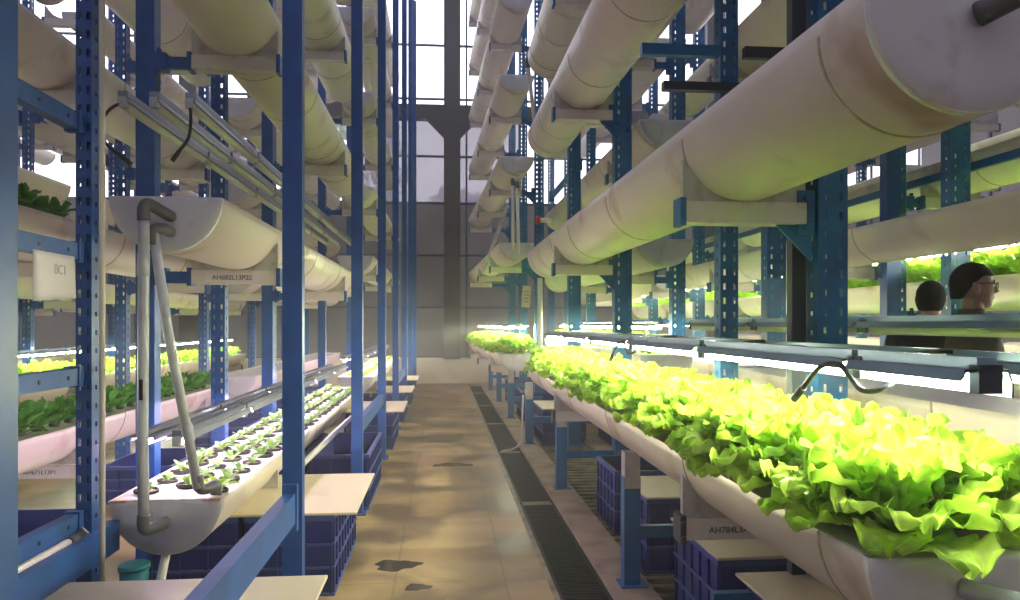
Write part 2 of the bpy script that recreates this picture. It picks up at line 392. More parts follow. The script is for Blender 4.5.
def saddle_mesh(w=0.51, top=0.17, r=SAD_R, t=0.03, chan=0.085):
    """cradle: a U channel with a plate above it, cut to the pipe's curve; origin under the pipe at channel top"""
    bm = bmesh.new(); n = 18; h = w/2
    # plate outline: curve at height r - sqrt(r^2-x^2), capped by top
    up = []
    for i in range(n+1):
        x = -h + w*i/n; q = r*r-x*x
        z = r - math.sqrt(q) if q > 0 else top
        up.append((x, min(max(z+0.004, 0.004), top)))
    for y in (0, t):
        row = [bm.verts.new((x, y, z)) for x, z in up]; low = [bm.verts.new((x, y, -0.002)) for x, z in up]
        for i in range(n): bm.faces.new((low[i], low[i+1], row[i+1], row[i]))
    bm.verts.ensure_lookup_table(); m_ = 2*(n+1)
    for i in range(n): bm.faces.new((bm.verts[i], bm.verts[i+1], bm.verts[m_+i+1], bm.verts[m_+i]))
    for i in (0, n): bm.faces.new((bm.verts[i], bm.verts[n+1+i], bm.verts[m_+n+1+i], bm.verts[m_+i]))
    for f in bm.faces: f.material_index = 1
    bx(bm, -h-0.008, h+0.008, -0.022, t+0.05, -0.006, 0); bx(bm, -h-0.008, h+0.008, -0.022, -0.014, -chan, -0.006)
    bx(bm, -h-0.008, h+0.008, t+0.042, t+0.05, -chan, -0.006); bx(bm, -h-0.008, h+0.008, -0.014, t+0.042, -chan, -chan+0.005)
    return mesh('cradle', bm, [M['channel'], M['saddle']])
SAD = saddle_mesh()
def arm(rack, xpost, xc, y, ztop, blue, label=None, gusset=True):
    """cantilever arm from the post at xpost to the far edge of the pipe centred at xc; ztop = underside of the pipe"""
    s = 1 if xc > xpost else -1
    xe = xc + s*0.235
    bm = bmesh.new(); xa, xb = min(xpost, xe), max(xpost, xe)
    bx(bm, xa, xb, y+0.0, y+0.034, ztop-0.080, ztop-0.010)
    bx(bm, min(xpost, xpost+s*0.07), max(xpost, xpost+s*0.07), y-0.012, y+0.062, (ztop-0.13) if s < 0 else (ztop-0.095), (ztop+0.05) if s < 0 else (ztop+0.01))
    if gusset:
        v = [bm.verts.new((xpost+s*a, yy, ztop-0.078+z)) for yy in (y+0.01, y+0.02) for a, z in ((0.0, 0), (0.16, 0), (0.0, -0.16))]
        bm.faces.new(v[:3]); bm.faces.new(v[3:])
        for a, b_ in ((0,1),(1,2),(2,0)): bm.faces.new((v[a], v[b_], v[b_+3], v[a+3]))
    for dz in (-0.10, 0.02): tube(bm, [(xpost+s*0.035, y-0.03, ztop+dz), (xpost+s*0.035, y-0.01, ztop+dz)], 0.014, 6)
    a = obj('arm', bm, blue, rack)
    link('cradle', SAD, a, (xc, y-0.004, ztop-0.002))
    for q_ in (-1, 1):
        bm = B(xc+q_*0.262-0.012, xc+q_*0.262+0.012, y-0.034, y+0.06, ztop-0.098, ztop+0.012)
        for dz in (-0.075, -0.015): tube(bm, [(xc+q_*0.262, y-0.046, ztop+dz), (xc+q_*0.262, y-0.034, ztop+dz)], 0.009, 6)
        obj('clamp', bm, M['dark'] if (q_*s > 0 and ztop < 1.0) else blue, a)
    if label:
        lp = obj('label_plate', B(-0.17, 0.17, -0.003, 0, -0.03, 0.03), M['label'], a, (xc+label[1], y-0.0265, ztop-0.047))
        text('lettering', label[0], label[2], M['ink'], a, (xc+label[3], y-0.0305, ztop-0.048), (R(90), 0, 0))
        if len(label) > 4:
            [text('small_lettering', q_, 0.014, M['ink'], a, (xc+label[3]+0.118, y-0.0305, ztop-0.040-0.017*w_), (R(90), 0, 0)) for w_, q_ in enumerate(label[4].split())]
    return a
def beam_y(rack, x, y0, y1, z0, z1, mt, t=0.05, holes=False, plates=True):
    bm = bmesh.new(); bx(bm, x-t/2, x-t/2+0.005, y0, y1, z0, z1); bx(bm, x-t/2, x+t/2, y0, y1, z1, z1+0.004); bx(bm, x-t/2, x+t/2, y0, y1, z0-0.004, z0)
    bx(bm, x+t/2-0.005, x+t/2, y0, y1, z0, z1)
    e_ = 0.012 if holes else 0.04
    if plates: bx(bm, x-t/2-0.006, x+t/2+0.006, y1-0.04, y1, z0-e_, z1+e_); bx(bm, x-t/2-0.006, x+t/2+0.006, y0, y0+0.04, z0-e_, z1+e_)
    b_ = obj('beam', bm, mt, rack)
    if holes:
        y = y0+0.15; bm = bmesh.new()
        while y < y1-0.1: tube(bm, [(x+t/2-0.001, y, (z0+z1)/2), (x+t/2+0.004, y, (z0+z1)/2)], 0.009, 8); y += 0.22
        obj('hole_disc', bm, M['dark'], b_)  # dark discs stand in for the shade of open holes
    return b_

def half_pipe_mesh(L, r=0.25, t=0.012, n=22, ext=0.0):
    bm = bmesh.new()
    prof = [(math.cos(math.pi+math.pi*i/n)*r, math.sin(math.pi+math.pi*i/n)*r) for i in range(n+1)]
    if ext: prof = [(-r*0.985, ext)] + prof + [(r*0.985, ext)]; n += 2
    inn = [(x*(r-t)/r, z*(r-t)/r) for x, z in prof]
    ys = [0, L]
    ro = [[bm.verts.new((x, y, z)) for x, z in prof] for y in ys]; ri = [[bm.verts.new((x, y, z)) for x, z in inn] for y in ys]
    for i in range(n):
        bm.faces.new((ro[0][i], ro[0][i+1], ro[1][i+1], ro[1][i])).smooth = True
        bm.faces.new((ri[0][i], ri[1][i], ri[1][i+1], ri[0][i+1])).smooth = True
        for j in (0, 1): bm.faces.new((ro[j][i], ri[j][i], ri[j][i+1], ro[j][i+1]))
    for i in (0, n): bm.faces.new((ro[0][i], ro[1][i], ri[1][i], ri[0][i]))
    return mesh('pipe_body', bm, [M['pipe']])
def cap_mesh(r=0.25, t=0.02, n=22, bulge=0.012, ext=0.0):
    bm = bmesh.new(); n0 = n
    if ext: n += 2
    def ring(rad, y):
        p = [(math.cos(math.pi+math.pi*i/n0)*rad, math.sin(math.pi+math.pi*i/n0)*rad) for i in range(n0+1)]
        if ext: p = [(-rad*0.985, ext)] + p + [(rad*0.985, ext)]
        return [bm.verts.new((x, y, z)) for x, z in p]
    a = ring(r+0.002, t); b_ = ring(r+0.002, 0.004); c = ring(r-0.006, -0.004); d = ring(r*0.75, -bulge*0.8); e = ring(r*0.35, -bulge)
    cen = bm.verts.new((0, -bulge, ext))
    for A, B_ in ((a, b_), (b_, c), (c, d), (d, e)):
        for i in range(n): bm.faces.new((A[i], A[i+1], B_[i+1], B_[i])).smooth = True
    for i in range(n): bm.faces.new((e[i], e[i+1], cen)).smooth = True
    back = bm.verts.new((0, t, ext))
    for i in range(n): bm.faces.new((a[i+1], a[i], back))
    bm.faces.new([back, a[0], b_[0], c[0], d[0], e[0], cen, e[n], d[n], c[n], b_[n], a[n]])
    return mesh('end_cap', bm, [M['cap']])
CAP = cap_mesh(); CAP_X = cap_mesh(ext=0.045)
def joint_mesh(r=0.2525, w=0.014, n=22):
    bm = bmesh.new(); A = [[bm.verts.new((math.cos(math.pi+math.pi*i/n)*q, y, math.sin(math.pi+math.pi*i/n)*q)) for i in range(n+1)] for q, y in ((r-0.004, 0), (r, 0.002), (r, w-0.002), (r-0.004, w))]
    for P, Q in zip(A, A[1:]):
        for i in range(n): bm.faces.new((P[i], P[i+1], Q[i+1], Q[i])).smooth = True
    return mesh('joint_band', bm, [M['joint']])
JOINT = joint_mesh()
HP = {}
def trough(x, y0, y1, zn, zf, label, group, joints=(), cover=True, caps=(True, True), dx=0.0, ext=0.0):
    L = round(y1-y0, 3); root = thing('growing_trough', label, 'trough', (x, y0, zn), (math.atan2(zf-zn, L), 0, -math.atan2(dx, L)), group)
    if (L, ext) not in HP: HP[(L, ext)] = half_pipe_mesh(L, ext=ext)
    link('pipe_body', HP[(L, ext)], root)
    CP = CAP_X if ext else CAP
    if caps[0]: link('end_cap', CP, root, (0, 0.0, 0))
    if caps[1]: link('end_cap', CP, root, (0, L, 0), (0, 0, math.pi))
    for j in joints: link('joint_band', JOINT, root, (0, j, 0))
    if cover: obj('cover_tray', B(-0.236, 0.236, 0.022, L-0.022, -0.022, -0.010), M['tray'], root)
    return root

LEV = ['lowest', 'second-lowest', 'third', 'fourth', 'fifth', 'sixth', 'seventh', 'eighth']
# ---- right rack beside the aisle
right = thing('storage_rack', 'teal blue cantilever rack with perforated posts along the right of the aisle', 'rack', (0, 0, 0))
FRM_R = [2.93, 3.98, 6.40, 8.82, 12.1, 14.5, 16.9]
for i, y in enumerate(FRM_R):
    p = link('post', PM_RW if i == 0 else PM_S if i == 1 else PM_R, right, (1.585 if i == 0 else 1.56, y, 0)); base_plate(p, 0.22)
for y in (3.98, 6.40, 8.82, 11.24, 13.66, 16.08):                                        # short front legs with a tie back to the post
    bm = bmesh.new(); bx(bm, 0.975, 1.065, y, y+0.004, 0.03, 0.62); bx(bm, 0.975, 0.979, y+0.004, y+0.08, 0.03, 0.62); bx(bm, 1.061, 1.065, y+0.004, y+0.08, 0.03, 0.62)
    bx(bm, 0.955, 1.10, y-0.03, y+0.11, 0.03, 0.038)
    leg = obj('leg', bm, M['blue2'], right)
    bm = B(0.978, 1.062, y-0.003, y+0.08, 0.56, 0.755)
    obj('leg_cap', bm, M['saddle'], leg)
    obj('tie', B(1.065, 1.50, y+0.02, y+0.06, 0.285, 0.35), M['blue2'], right)
obj('post', B(1.445, 1.505, 3.0, 3.05, 0, 8.6), M['dark'], right)  # shaded rear leg of the first post, its shade put in as dark colour
obj('tie', B(1.10, 1.50, 2.97, 3.01, 0.285, 0.35), M['blue2'], right)
near_lips = [(0.920, 0.965), (2.185, 2.225), (3.44, 3.60), (4.62, 4.50), (5.85, 5.80), (7.2, 7.25)]
far_lips = [1.02, 2.62, 3.86, 5.04, 6.22, 7.4, 8.5]
def zat(l, y, y0=1.62, y1=8.5): return l[0]+(l[1]-l[0])*(y-y0)/(y1-y0)
for n_, l in enumerate(near_lips):
    trough(1.21, 1.62, 8.50, l[0], l[1], 'cream half-pipe trough of the right aisle rack, %s level, near run' % LEV[n_], 'near troughs of the right rack',
           joints=(0.22, 1.32, 2.75, 4.1, 5.05, 5.9, 6.6), ext=0.045 if n_ else 0.0)
    for y in (2.93, 6.40):
        lb = None
        if n_ == 0 and y < 3: lb = ('AH784L3A', 0.02, 0.036, -0.075)
        arm(right, 1.50, 1.21, y, zat(l, y)-0.252, M['blue2'], lb)
for n_, l in enumerate(far_lips):
    trough(1.06, 10.75, 17.3, l, l+0.01, 'cream half-pipe trough of the right aisle rack, %s level, far run' % LEV[n_], 'far troughs of the right rack', joints=(1.6, 3.3, 4.9), dx=-0.22)
    for y in (12.1, 14.5, 16.9): arm(right, 1.50, 1.06-0.22*(y-10.75)/6.5, y, l-0.25, M['blue2'])
# outward bars sticking out at the second frame
for z, x0, x1 in ((2.925, 1.06, 1.49), (2.925, 1.63, 2.15)):
    bm = B(x0, x1, 3.93, 3.975, z-0.03, z+0.03); obj('crossbar', bm, M['blue2'] if x0 < 1.2 else M['dark'], right)
bm = B(1.17, 1.66, 3.90, 3.95, 2.70, 2.745); obj('crossbar', bm, M['dark'], right)
for y, z in ((4.4, 2.5), (9.0, 3.3)): beam_y(right, 1.60, y-0.3, y+2.0, z, z+0.06, M['blue2'])
# ---- back side of the same frames
rb = thing('storage_rack', 'blue cantilever rack behind the right aisle rack, back to back', 'rack', (0, 0, 0))
FRM_B = [3.2, 5.2, 7.6, 10.0, 12.4, 14.8, 17.2]
for y in FRM_B[1:]:
    p = link('post', PM_R, rb, (2.55, y+0.35, 0)); base_plate(p, 0.2)
rb_near = [1.17, 3.30, 4.55, 5.8]
rb_mid = [1.17, 2.22, 3.30, 4.55, 5.8]
for n_, l in enumerate(rb_near):
    trough(2.07, 0.5, 4.85, l-0.02, l, 'cream half-pipe trough back to back with the right rack, %s of its column, near run' % LEV[n_], 'troughs behind the right rack', joints=(0.9, 2.15, 3.3))
    for y in (2.0, 4.68): arm(rb, 2.49, 2.07, y, l-0.27, M['blue2'], gusset=False)
for n_, l in enumerate(rb_mid):
    trough(2.02, 6.65, 13.0, l, l+0.03, 'cream half-pipe trough back to back with the right rack, %s of its column, middle run' % LEV[n_], 'troughs behind the right rack', joints=(1.8, 3.6))
    for y in (7.95, 10.35): arm(rb, 2.49, 2.02, y, l-0.25, M['blue2'], gusset=False)
for y in (2.0, 4.72): p = link('post', PM_R, rb, (2.55, y, 0)); base_plate(p, 0.2)

# ---- left rack beside the aisle
left = thing('storage_rack', 'blue rack with slim front posts along the left of the aisle', 'rack', (0, 0, 0))
FRM_L = [1.084, 3.34, 5.80, 8.12, 10.47, 12.82, 15.17, 17.4]
for y in FRM_L:
    p = link('post', PM_F, left, (-0.655, y, 0)); base_plate(p, 0.14)
for x, y in ((-1.505, 3.30), (-1.66, 5.72), (-1.80, 8.0)):
    p = link('post', PM_N if y < 4 else PM_L, left, (x, y, 0)); base_plate(p, 0.18)
YA_L = [4.70, 7.85, 11.3, 14.6]
for y in YA_L:
    p = link('post', PM_D, left, (-1.79, y, 0)); base_plate(p, 0.2)
beam_y(left, -0.655, 1.24, 3.32, 0.60, 0.72, M['blue']); beam_y(left, -0.655, 5.88, 8.10, 0.60, 0.70, M['blue'])
beam_y(left, -0.655, 10.5, 12.8, 0.60, 0.70, M['blue'])
beam_y(left, -1.475, 1.0, 3.52, 0.44, 0.565, M['blue'], plates=False)
for z in (0.598, 1.20, 1.72, 2.26): beam_y(left, -1.53, 0.6, 3.29, z, z+0.062, M['blue'], holes=True)
la_near = [(0.645, 0.645), (2.03, 2.03), (3.33, 3.33), (4.50, 4.52), (5.75, 5.75), (7.0, 7.0)]
la_far = [0.70, 2.42, 3.40, 4.75, 5.95, 7.1]
for n_, l in enumerate(la_near):
    trough(-1.262, 3.55, 9.70, l[0], l[1], 'cream half-pipe trough of the left aisle rack, %s level, near run' % LEV[n_], 'near troughs of the left rack', joints=(1.6, 2.6, 4.0, 5.2))
    if n_ == 0: obj('rusty_lip', B(-0.247, 0.247, -0.010, 0.018, -0.007, 0.003), M['rust'], [o_ for o_ in bpy.data.objects if o_.get('category') == 'trough'][-1])
    for y in (4.70, 7.85):
        lb = None
        if n_ == 1 and y < 5: lb = ('AH682L13P2', 0.0, 0.040, -0.02, 'A37 B27')
        if n_ == 0 and y < 5: lb = ('AH682L13P1', 0.0, 0.038, -0.02)
        arm(left, -1.735, -1.262, y, l[0]-0.252, M['blue'], lb, gusset=False)
for n_, l in enumerate(la_far):
    trough(-1.24, 10.8, 17.3, l, l, 'cream half-pipe trough of the left aisle rack, %s level, far run' % LEV[n_], 'far troughs of the left rack', joints=(1.6, 3.3, 4.9))
    for y in (11.3, 14.6): arm(left, -1.735, -1.24, y, l-0.25, M['blue'], gusset=False)
# ---- rack behind the left one
lb_ = thing('storage_rack', 'blue cantilever rack behind the left aisle rack with dark leafy young plants', 'rack', (0, 0, 0))
for y in (2.6, 4.9, 7.3, 9.7, 12.1, 14.5, 16.9):
    p = link('post', PM_L, lb_, (-3.0, y, 0)); base_plate(p, 0.18)
lb_lips = [0.83, 2.08, 3.15, 4.15, 5.3, 6.5]
for n_, l in enumerate(lb_lips):
    trough(-2.48, 1.6, 8.0, l, l, 'cream half-pipe trough behind the left rack, %s level, near run' % LEV[n_], 'troughs behind the left rack', joints=(1.1, 2.3, 3.9, 5.2))
    trough(-2.48, 9.2, 16.6, l, l, 'cream half-pipe trough behind the left rack, %s level, far run' % LEV[n_], 'troughs behind the left rack', joints=(2.5, 5.0))
    for y in (2.6, 4.9, 7.3, 9.7, 12.1, 14.5):
        arm(lb_, -2.94, -2.48, y, l-0.25, M['blue'], ('AH671L13P1', 0.0, 0.036, 0.0) if (n_ == 0 and y == 4.9) else None, gusset=False)

# ---- racks farther off: one row of posts, a column of troughs on each side
far_cfg = [(3.75, 'rack behind the two people', ([1.0, 2.16, 3.35, 4.5, 5.6], [0.30, 1.02, 1.80, 2.75, 3.60, 4.5, 5.4]), 3.1, 'blue2', 'right'),
           (7.60, 'rightmost rack by the side windows', ([0.45, 1.20, 2.05, 2.9, 3.8, 4.7, 5.6],)*2, 3.0, 'blue2', 'right'),
           (-5.15, 'left rack with lit lettuces', ([0.78, 1.98, 3.10, 4.3, 5.5],)*2, 2.2, 'blue', 'left'),
           (-8.30, 'leftmost rack by the side windows', ([0.80, 1.95, 3.0, 4.0, 5.2],)*2, 3.0, 'blue', 'left')]
for X, nm, lips, ys, bl, side in far_cfg:
    rk = thing('storage_rack', 'blue cantilever rack, the '+nm, 'rack', (0, 0, 0))
    y = ys+0.4; py = []
    while y < 17.4:
        p = link('post', PM_R if side == 'right' else PM_L, rk, (X, y, 0)); py.append(y); y += 2.4
    for q2, sn in enumerate(('aisle', 'window')):
        sgn = -1 if X > 0 else 1
        xc = X + (0.47*sgn if q2 == 0 else -0.47*sgn); mid = (ys+17.4)/2
        for n_, l in enumerate(lips[q2]):
            for a, b_, q in ((ys, round(mid-0.4, 2), 'near'), (round(mid+0.4, 2), 17.4, 'back')):
                trough(xc, a, b_, l, l, 'cream trough on the %s, %s level, %s side, %s run' % (nm, LEV[n_], sn, q), 'troughs of distant racks', joints=((b_-a)*0.33, (b_-a)*0.66))
            for yy in py: arm(rk, X+(0.07 if xc > X else -0.07), xc, yy, l-0.25, M[bl], gusset=False)

for x, y, bl in ((3.60, 5.72, 'blue'), (3.75, 5.14, 'dark'), (3.6, 7.9, 'blue2')):
    t = tag(link('rack_post', PM_D if bl == 'blue' else PM_R, None, (x, y, 0)), 'extra upright post behind the two people, %s' % {'blue': 'plain blue', 'dark': 'perforated, nearest', 'blue2': 'perforated, farther off'}[bl], 'post')
for z, x in ((1.50, 3.93), (2.62, 3.93), (3.3, 3.93)):
    bm = bmesh.new(); bx(bm, x-0.02, x+0.02, 3.6, 16.0, z-0.03, z+0.03)
    tag(obj('rack_rail', bm, M['blue2']), 'blue rail along the posts behind the people, %s' % {1.50: 'lowest', 2.62: 'middle', 3.3: 'highest'}[z], 'rail')

# ------------------------------------------------------------ grow lights
def fixture_mesh(L, w, mt, nm, light_shield=False):
    bm = bmesh.new(); h = w/2
    sec = [(-h, 0.006), (-h*0.8, 0.030), (h*0.8, 0.030), (h, 0.006), (h-0.004, 0.004), (h*0.76, 0.024), (-h*0.76, 0.024), (-h+0.004, 0.004)]
    a = [bm.verts.new((x, 0, z)) for x, z in sec]; b_ = [bm.verts.new((x, L, z)) for x, z in sec]
    for i in range(8): bm.faces.new((a[i], a[(i+1) % 8], b_[(i+1) % 8], b_[i]))
    bx(bm, -0.022, 0.022, 0, L, 0.030, 0.055)
    if light_shield: bx(bm, h-0.004, h, 0, L, -0.030, 0.004, 1)  # unseen strip added to keep lamp light off the trough behind
    return mesh(nm, bm, [mt, M['black']])
FM = {}
def grow_light(x, y, z, L, lit, label, group, w=0.13, side='r', cable=None, socket=True, light_shield=False):
    t = thing('grow_light', label, 'grow light', (x, y, z), (0, 0, 0), group)
    key = (L, w, side, light_shield)
    if key not in FM: FM[key] = fixture_mesh(L, w, M['reflector'] if side == 'r' else M['reflector_l'], 'housing', light_shield)
    link('housing', FM[key], t)
    kt = (L, lit)
    if kt not in FM:
        bm = bmesh.new(); tube(bm, [(0, 0.03, -0.008), (0, L-0.03, -0.008)], 0.0125 if lit != 'unlit' else 0.021, 10); FM[kt] = mesh('lamp_tube', bm, [M[lit]])
    link('lamp_tube', FM[kt], t)
    if socket:
        sw = 0.026 if side == 'r' else 0.018
        for yy in (-0.012, L-0.018): obj('end_socket', B(-sw, sw, yy, yy+0.03, -0.020, 0.040 if side == 'r' else 0.026), M['dark' if side == 'r' else 'pvc_light'], t)
    if cable:
        bm = bmesh.new(); tube(bm, smooth_path(cable), 0.0075, 6); tube(bm, [cable[-1], Vector(cable[-1])+ (Vector(cable[-1])-Vector(cable[-2])).normalized()*0.06], 0.011, 8)
        obj('cable', bm, M['black'], t)
    return t
# right, near run: two lines of lit tubes over the lettuces
segs = [(1.47, 0.45), (1.95, 1.16), (3.17, 1.16), (4.39, 1.16), (5.61, 1.16), (6.83, 1.16)]
for li, x in enumerate((1.13, 1.40)):
    for i, (y, L) in enumerate(segs):
        cb = None
        if li == 0 and i in (1, 3): cb = [(0.03, -0.14, 0.01), (-0.03, -0.18, -0.03), (-0.06, -0.12, -0.045), (-0.06, -0.05, -0.01), (-0.06, 0.0, 0.015), (-0.08, 0.06, 0.005), (-0.09, 0.14, -0.06)]
        if li == 1 and i in (1, 2, 3, 4): cb = [(0.0, 0.0, 0.05), (-0.04, 0.01, 0.05), (-0.08, 0.05, 0.035), (-0.05, 0.10, 0.0)]
        grow_light(x, y, 1.325, L, 'lit_dim' if li else 'lit', 'lit tube over the near right lettuces, %s line, %s from the near end' % (('aisle-side', 'rack-side')[li], nth(i+1)), 'lit tubes over the right lettuces', w=0.12, cable=cb, light_shield=True)
for li, x in enumerate((0.98, 1.18)):
    for i in range(5):
        grow_light(x-0.04*i, 10.8+1.28*i, 1.40, 1.2, 'lit', 'lit tube light over the far right lettuces, %s line, %s from its near end' % (('aisle-side', 'rack-side')[li], nth(i+1)), 'lit tubes over the far right lettuces', socket=False)
for i in range(4):
    grow_light(1.98, 0.9+1.24*i, 1.43, 1.2, 'unlit', 'unlit tube light over the trough behind the right rack, %s from the near end' % nth(i+1), 'unlit tubes behind the right rack', w=0.14)
for i in range(5):
    grow_light(2.07, 7.0+1.24*i, 1.42, 1.2, 'lit_far', 'lit tube light behind the right rack near the back, %s from its near end' % nth(i+1), 'lit tubes behind the right rack', socket=False)
# left, lowest level: pinkish tubes over the seedlings
for li, x in enumerate((-1.43, -1.27)):
    for i in range(5):
        grow_light(x, 3.72+1.22*i, 0.885, 1.18, 'lit_left', 'pinkish lit tube light over the left seedlings, %s line, %s from the near end' % (('wall-side', 'aisle-side')[li], nth(i+1)), 'lit tubes over the left seedlings', w=0.12, side='l')
    for i in range(5):
        grow_light(x+0.02, 10.85+1.27*i, 0.93, 1.2, 'lit_left', 'pinkish lit tube light over the far left seedlings, %s line, %s from its near end' % (('wall-side', 'aisle-side')[li], nth(i+1)), 'lit tubes over the far left seedlings', side='l', socket=False)
# left, second level: unlit tubes hung above the open trough
for li, x in enumerate((-1.47, -1.33, -1.17)):
    for i in range(5):
        cb = None
        if i == 0 and li == 0: cb = [(0.0, 0.0, 0.0), (-0.05, -0.02, -0.04), (-0.09, -0.02, -0.12), (-0.06, -0.02, -0.20), (0.0, -0.02, -0.25)]
        if i == 0 and li == 2: cb = [(0.0, 0.0, 0.0), (0.01, -0.02, -0.08), (0.0, -0.02, -0.16), (-0.04, -0.02, -0.22)]
        grow_light(x, 3.60+1.22*i, 2.47, 1.18, 'unlit', 'unlit tube over the second left trough, %s line from wall, %s from near end' % (nth(li+1), nth(i+1)), 'unlit tubes over the second left trough', w=0.05, side='l', cable=cb)
# distant racks: long lit lines
for X, z, ys, n_, nm in ((4.22, 2.05, 3.2, 11, 'upper'), (4.22, 1.43, 3.2, 11, 'lower'), (-4.69, 1.10, 2.4, 12, 'left')):
    for i in range(n_):
        w = {'upper': 'upper lit trough behind the people', 'lower': 'lower lit trough behind the people', 'left': 'left rack of lit lettuces'}[nm]
        grow_light(X, ys+1.24*i, z, 1.2, 'lit_far', 'lit tube over the %s, %s from near end' % (w, nth(i+1)), 'lit tubes of distant racks', socket=False)

# ------------------------------------------------------------ plants
def leaf(bm, az, L, wd, e0, curl, rr, nu=8, nv=6, ruffle=0.02, base=0.012, freq=5.0, rib=True):
    grid = []; ph = rr.uniform(0, 6.28); tw = rr.uniform(-0.25, 0.25); fine = nv >= 10
    ca, sa = math.cos(az), math.sin(az); x = base; z = 0.0; e = e0
    for i in range(nu+1):
        u = i/nu
        wv = wd*(0.15 + 0.95*math.sin(math.pi*min(u*0.60, 1))**1.2)*(1 if u < 0.66 else math.sqrt(max(0.0, 1-((u-0.66)/0.36)**2)))
        if fine: wv *= 1+0.07*math.sin(u*38+ph)
        row = []
        for j in range(nv+1):
            v = (j/nv)*2-1
            edge = abs(v)**2.2*min(1, u*2.2)
            sd = 1 if v > 0 else -1
            ru = ruffle*edge*(0.6*math.sin(u*17+ph+sd*1.3)+0.6*math.sin(u*34+ph*2+sd))
            tip = ruffle*1.2*max(0, (u-0.60)/0.4)**1.5*math.sin(v*7.5+ph*1.7)
            cup = 0.30*wv*v*v
            blis = 0.0025*math.sin(u*26+v*9+ph)*math.cos(v*13) if fine else 0
            q = min(1.0, wv/(wd*0.55)); ru *= q; tip *= q
            d = ru+cup+tip+blis - (0.003*q*math.exp(-(v*6)**2) if fine else 0)
            lx = x - math.sin(e)*d; lz = z + math.cos(e)*d
            ly = v*wv + tw*lz*0.3 + edge*ruffle*0.35*math.sin(u*24+ph)
            row.append(bm.verts.new((ca*lx - sa*ly, sa*lx + ca*ly, lz)))
        grid.append(row)
        x += math.cos(e)*L/nu; z += math.sin(e)*L/nu; e -= curl/nu*(0.4+1.2*u)
    for i in range(nu):
        for j in range(nv):
            f_ = bm.faces.new((grid[i][j], grid[i+1][j], grid[i+1][j+1], grid[i][j+1])); f_.smooth = True
            if fine and u_rib(i/nu, j, nv): f_.material_index = 1
def u_rib(u, j, nv): return u < 0.72 and j in (nv//2-1, nv//2)
def lettuce_mesh(seed, size=1.18, n=34, nu=26, nv=18, mt='lettuce', name='lettuce'):
    rr = random.Random(seed); bm = bmesh.new()
    for k_ in range(n):
        f = k_/(n-1)                                     # 0 outer .. 1 inner
        az = k_*2.39996 + rr.uniform(-0.25, 0.25)
        L = size*(0.215 - 0.0*f + rr.uniform(-0.02, 0.025)); wd = size*(0.060 - 0.022*f + rr.uniform(-0.006, 0.010))
        leaf(bm, az, L, wd, R(30+52*f)+rr.uniform(-0.18, 0.14), R(62-36*f)+rr.uniform(-0.35, 0.4), rr, nu, nv, ruffle=0.015*size, base=0.010*size)
    return mesh(name, bm, [M[mt], M['rib']])
def pot_mesh(r=0.028, h=0.045, z=0.0, name='net_pot'):
    bm = bmesh.new(); n = 14; prof = [(r*0.7, z-h), (r*0.95, z), (r*1.12, z+0.002), (r*1.12, z+0.014), (r*0.98, z+0.014), (r*0.9, z+0.004)]
    rings = [[bm.verts.new((q*math.cos(6.2832*k_/n), q*math.sin(6.2832*k_/n), zz)) for k_ in range(n)] for q, zz in prof]
    for A, B_ in zip(rings, rings[1:]):
        for k_ in range(n): bm.faces.new((A[k_], A[(k_+1) % n], B_[(k_+1) % n], B_[k_]))
    f = bm.faces.new(rings[-1]); f.material_index = 1
    bm.faces.new(rings[0])
    return mesh(name, bm, [M['pot'], M['foam']])
POT = pot_mesh(); POT_S = pot_mesh(0.048, 0.055)
LT = [lettuce_mesh(s) for s in (11, 23, 37, 51, 68)]
LT_FAR = [lettuce_mesh(s, n=15, nu=5, nv=4) for s in (5, 6, 7)]
DK = [lettuce_mesh(s, 0.70, n=11, nu=5, nv=4, mt='lettuce_dark', name='young_plant') for s in (41, 42, 43)]
def seedling_mesh(seed, big=False):
    rr = random.Random(seed); bm = bmesh.new(); n = 8 if big else 6
    for k_ in range(n):
        leaf(bm, k_*2.4+rr.uniform(-0.4, 0.4), rr.uniform(0.05, 0.075)*(1.7 if big else 1), rr.uniform(0.014, 0.020)*(1.7 if big else 1), R(rr.uniform(35, 70)), R(rr.uniform(40, 75)), rr, 4, 4, ruffle=0.003, base=0.004)
    return mesh('seedling', bm, [M['lettuce'] if big else M['seed']])
SD = [seedling_mesh(s) for s in (1, 2, 3, 4)]; SD_B = seedling_mesh(9, True)
def plant(me, name, loc, sc, label, cat, group, pot=None):
    o = link(name, me, None, loc, (rng.uniform(-0.08, 0.08), rng.uniform(-0.08, 0.08), rng.uniform(0, 6.28)))
    o.scale = (sc, sc, sc); tag(o, label, cat, group)
    if pot: link('net_pot', pot, o, (0, 0, 0))
    return o
# near right lettuces: two rows
for ri, x in enumerate((1.145, 1.365)):
    n_ = 34
    for i in range(n_):
        y = 1.78 + 0.1985*i + (0.08 if ri else 0) + rng.uniform(-0.02, 0.02)
        if y > 8.22: continue
        z = zat(near_lips[0], y)+0.0
        plant(LT[(i*3+ri*2) % 5], 'lettuce', (x+rng.uniform(-0.015, 0.015), y, z-0.008), rng.uniform(0.90, 1.02)*(1.0 if i > 5 else 1.06),
              'curly lettuce in the near right trough, %s row, %s from the end cap' % (('aisle-side', 'rack-side')[ri], nth(i+1)), 'lettuce', 'lettuces in the near right trough', POT)
for ri, x in enumerate((0.95, 1.17)):
    for i in range(30):
        y = 10.9+0.213*i
        plant(LT[(i*2+ri) % 5], 'lettuce', (x-0.22*(y-10.75)/6.5, y, 1.014), rng.uniform(0.9, 1.1),
              'curly lettuce in the far right trough, %s row, %s from its near end' % (('aisle-side', 'rack-side')[ri], nth(i+1)), 'lettuce', 'lettuces in the far right trough')
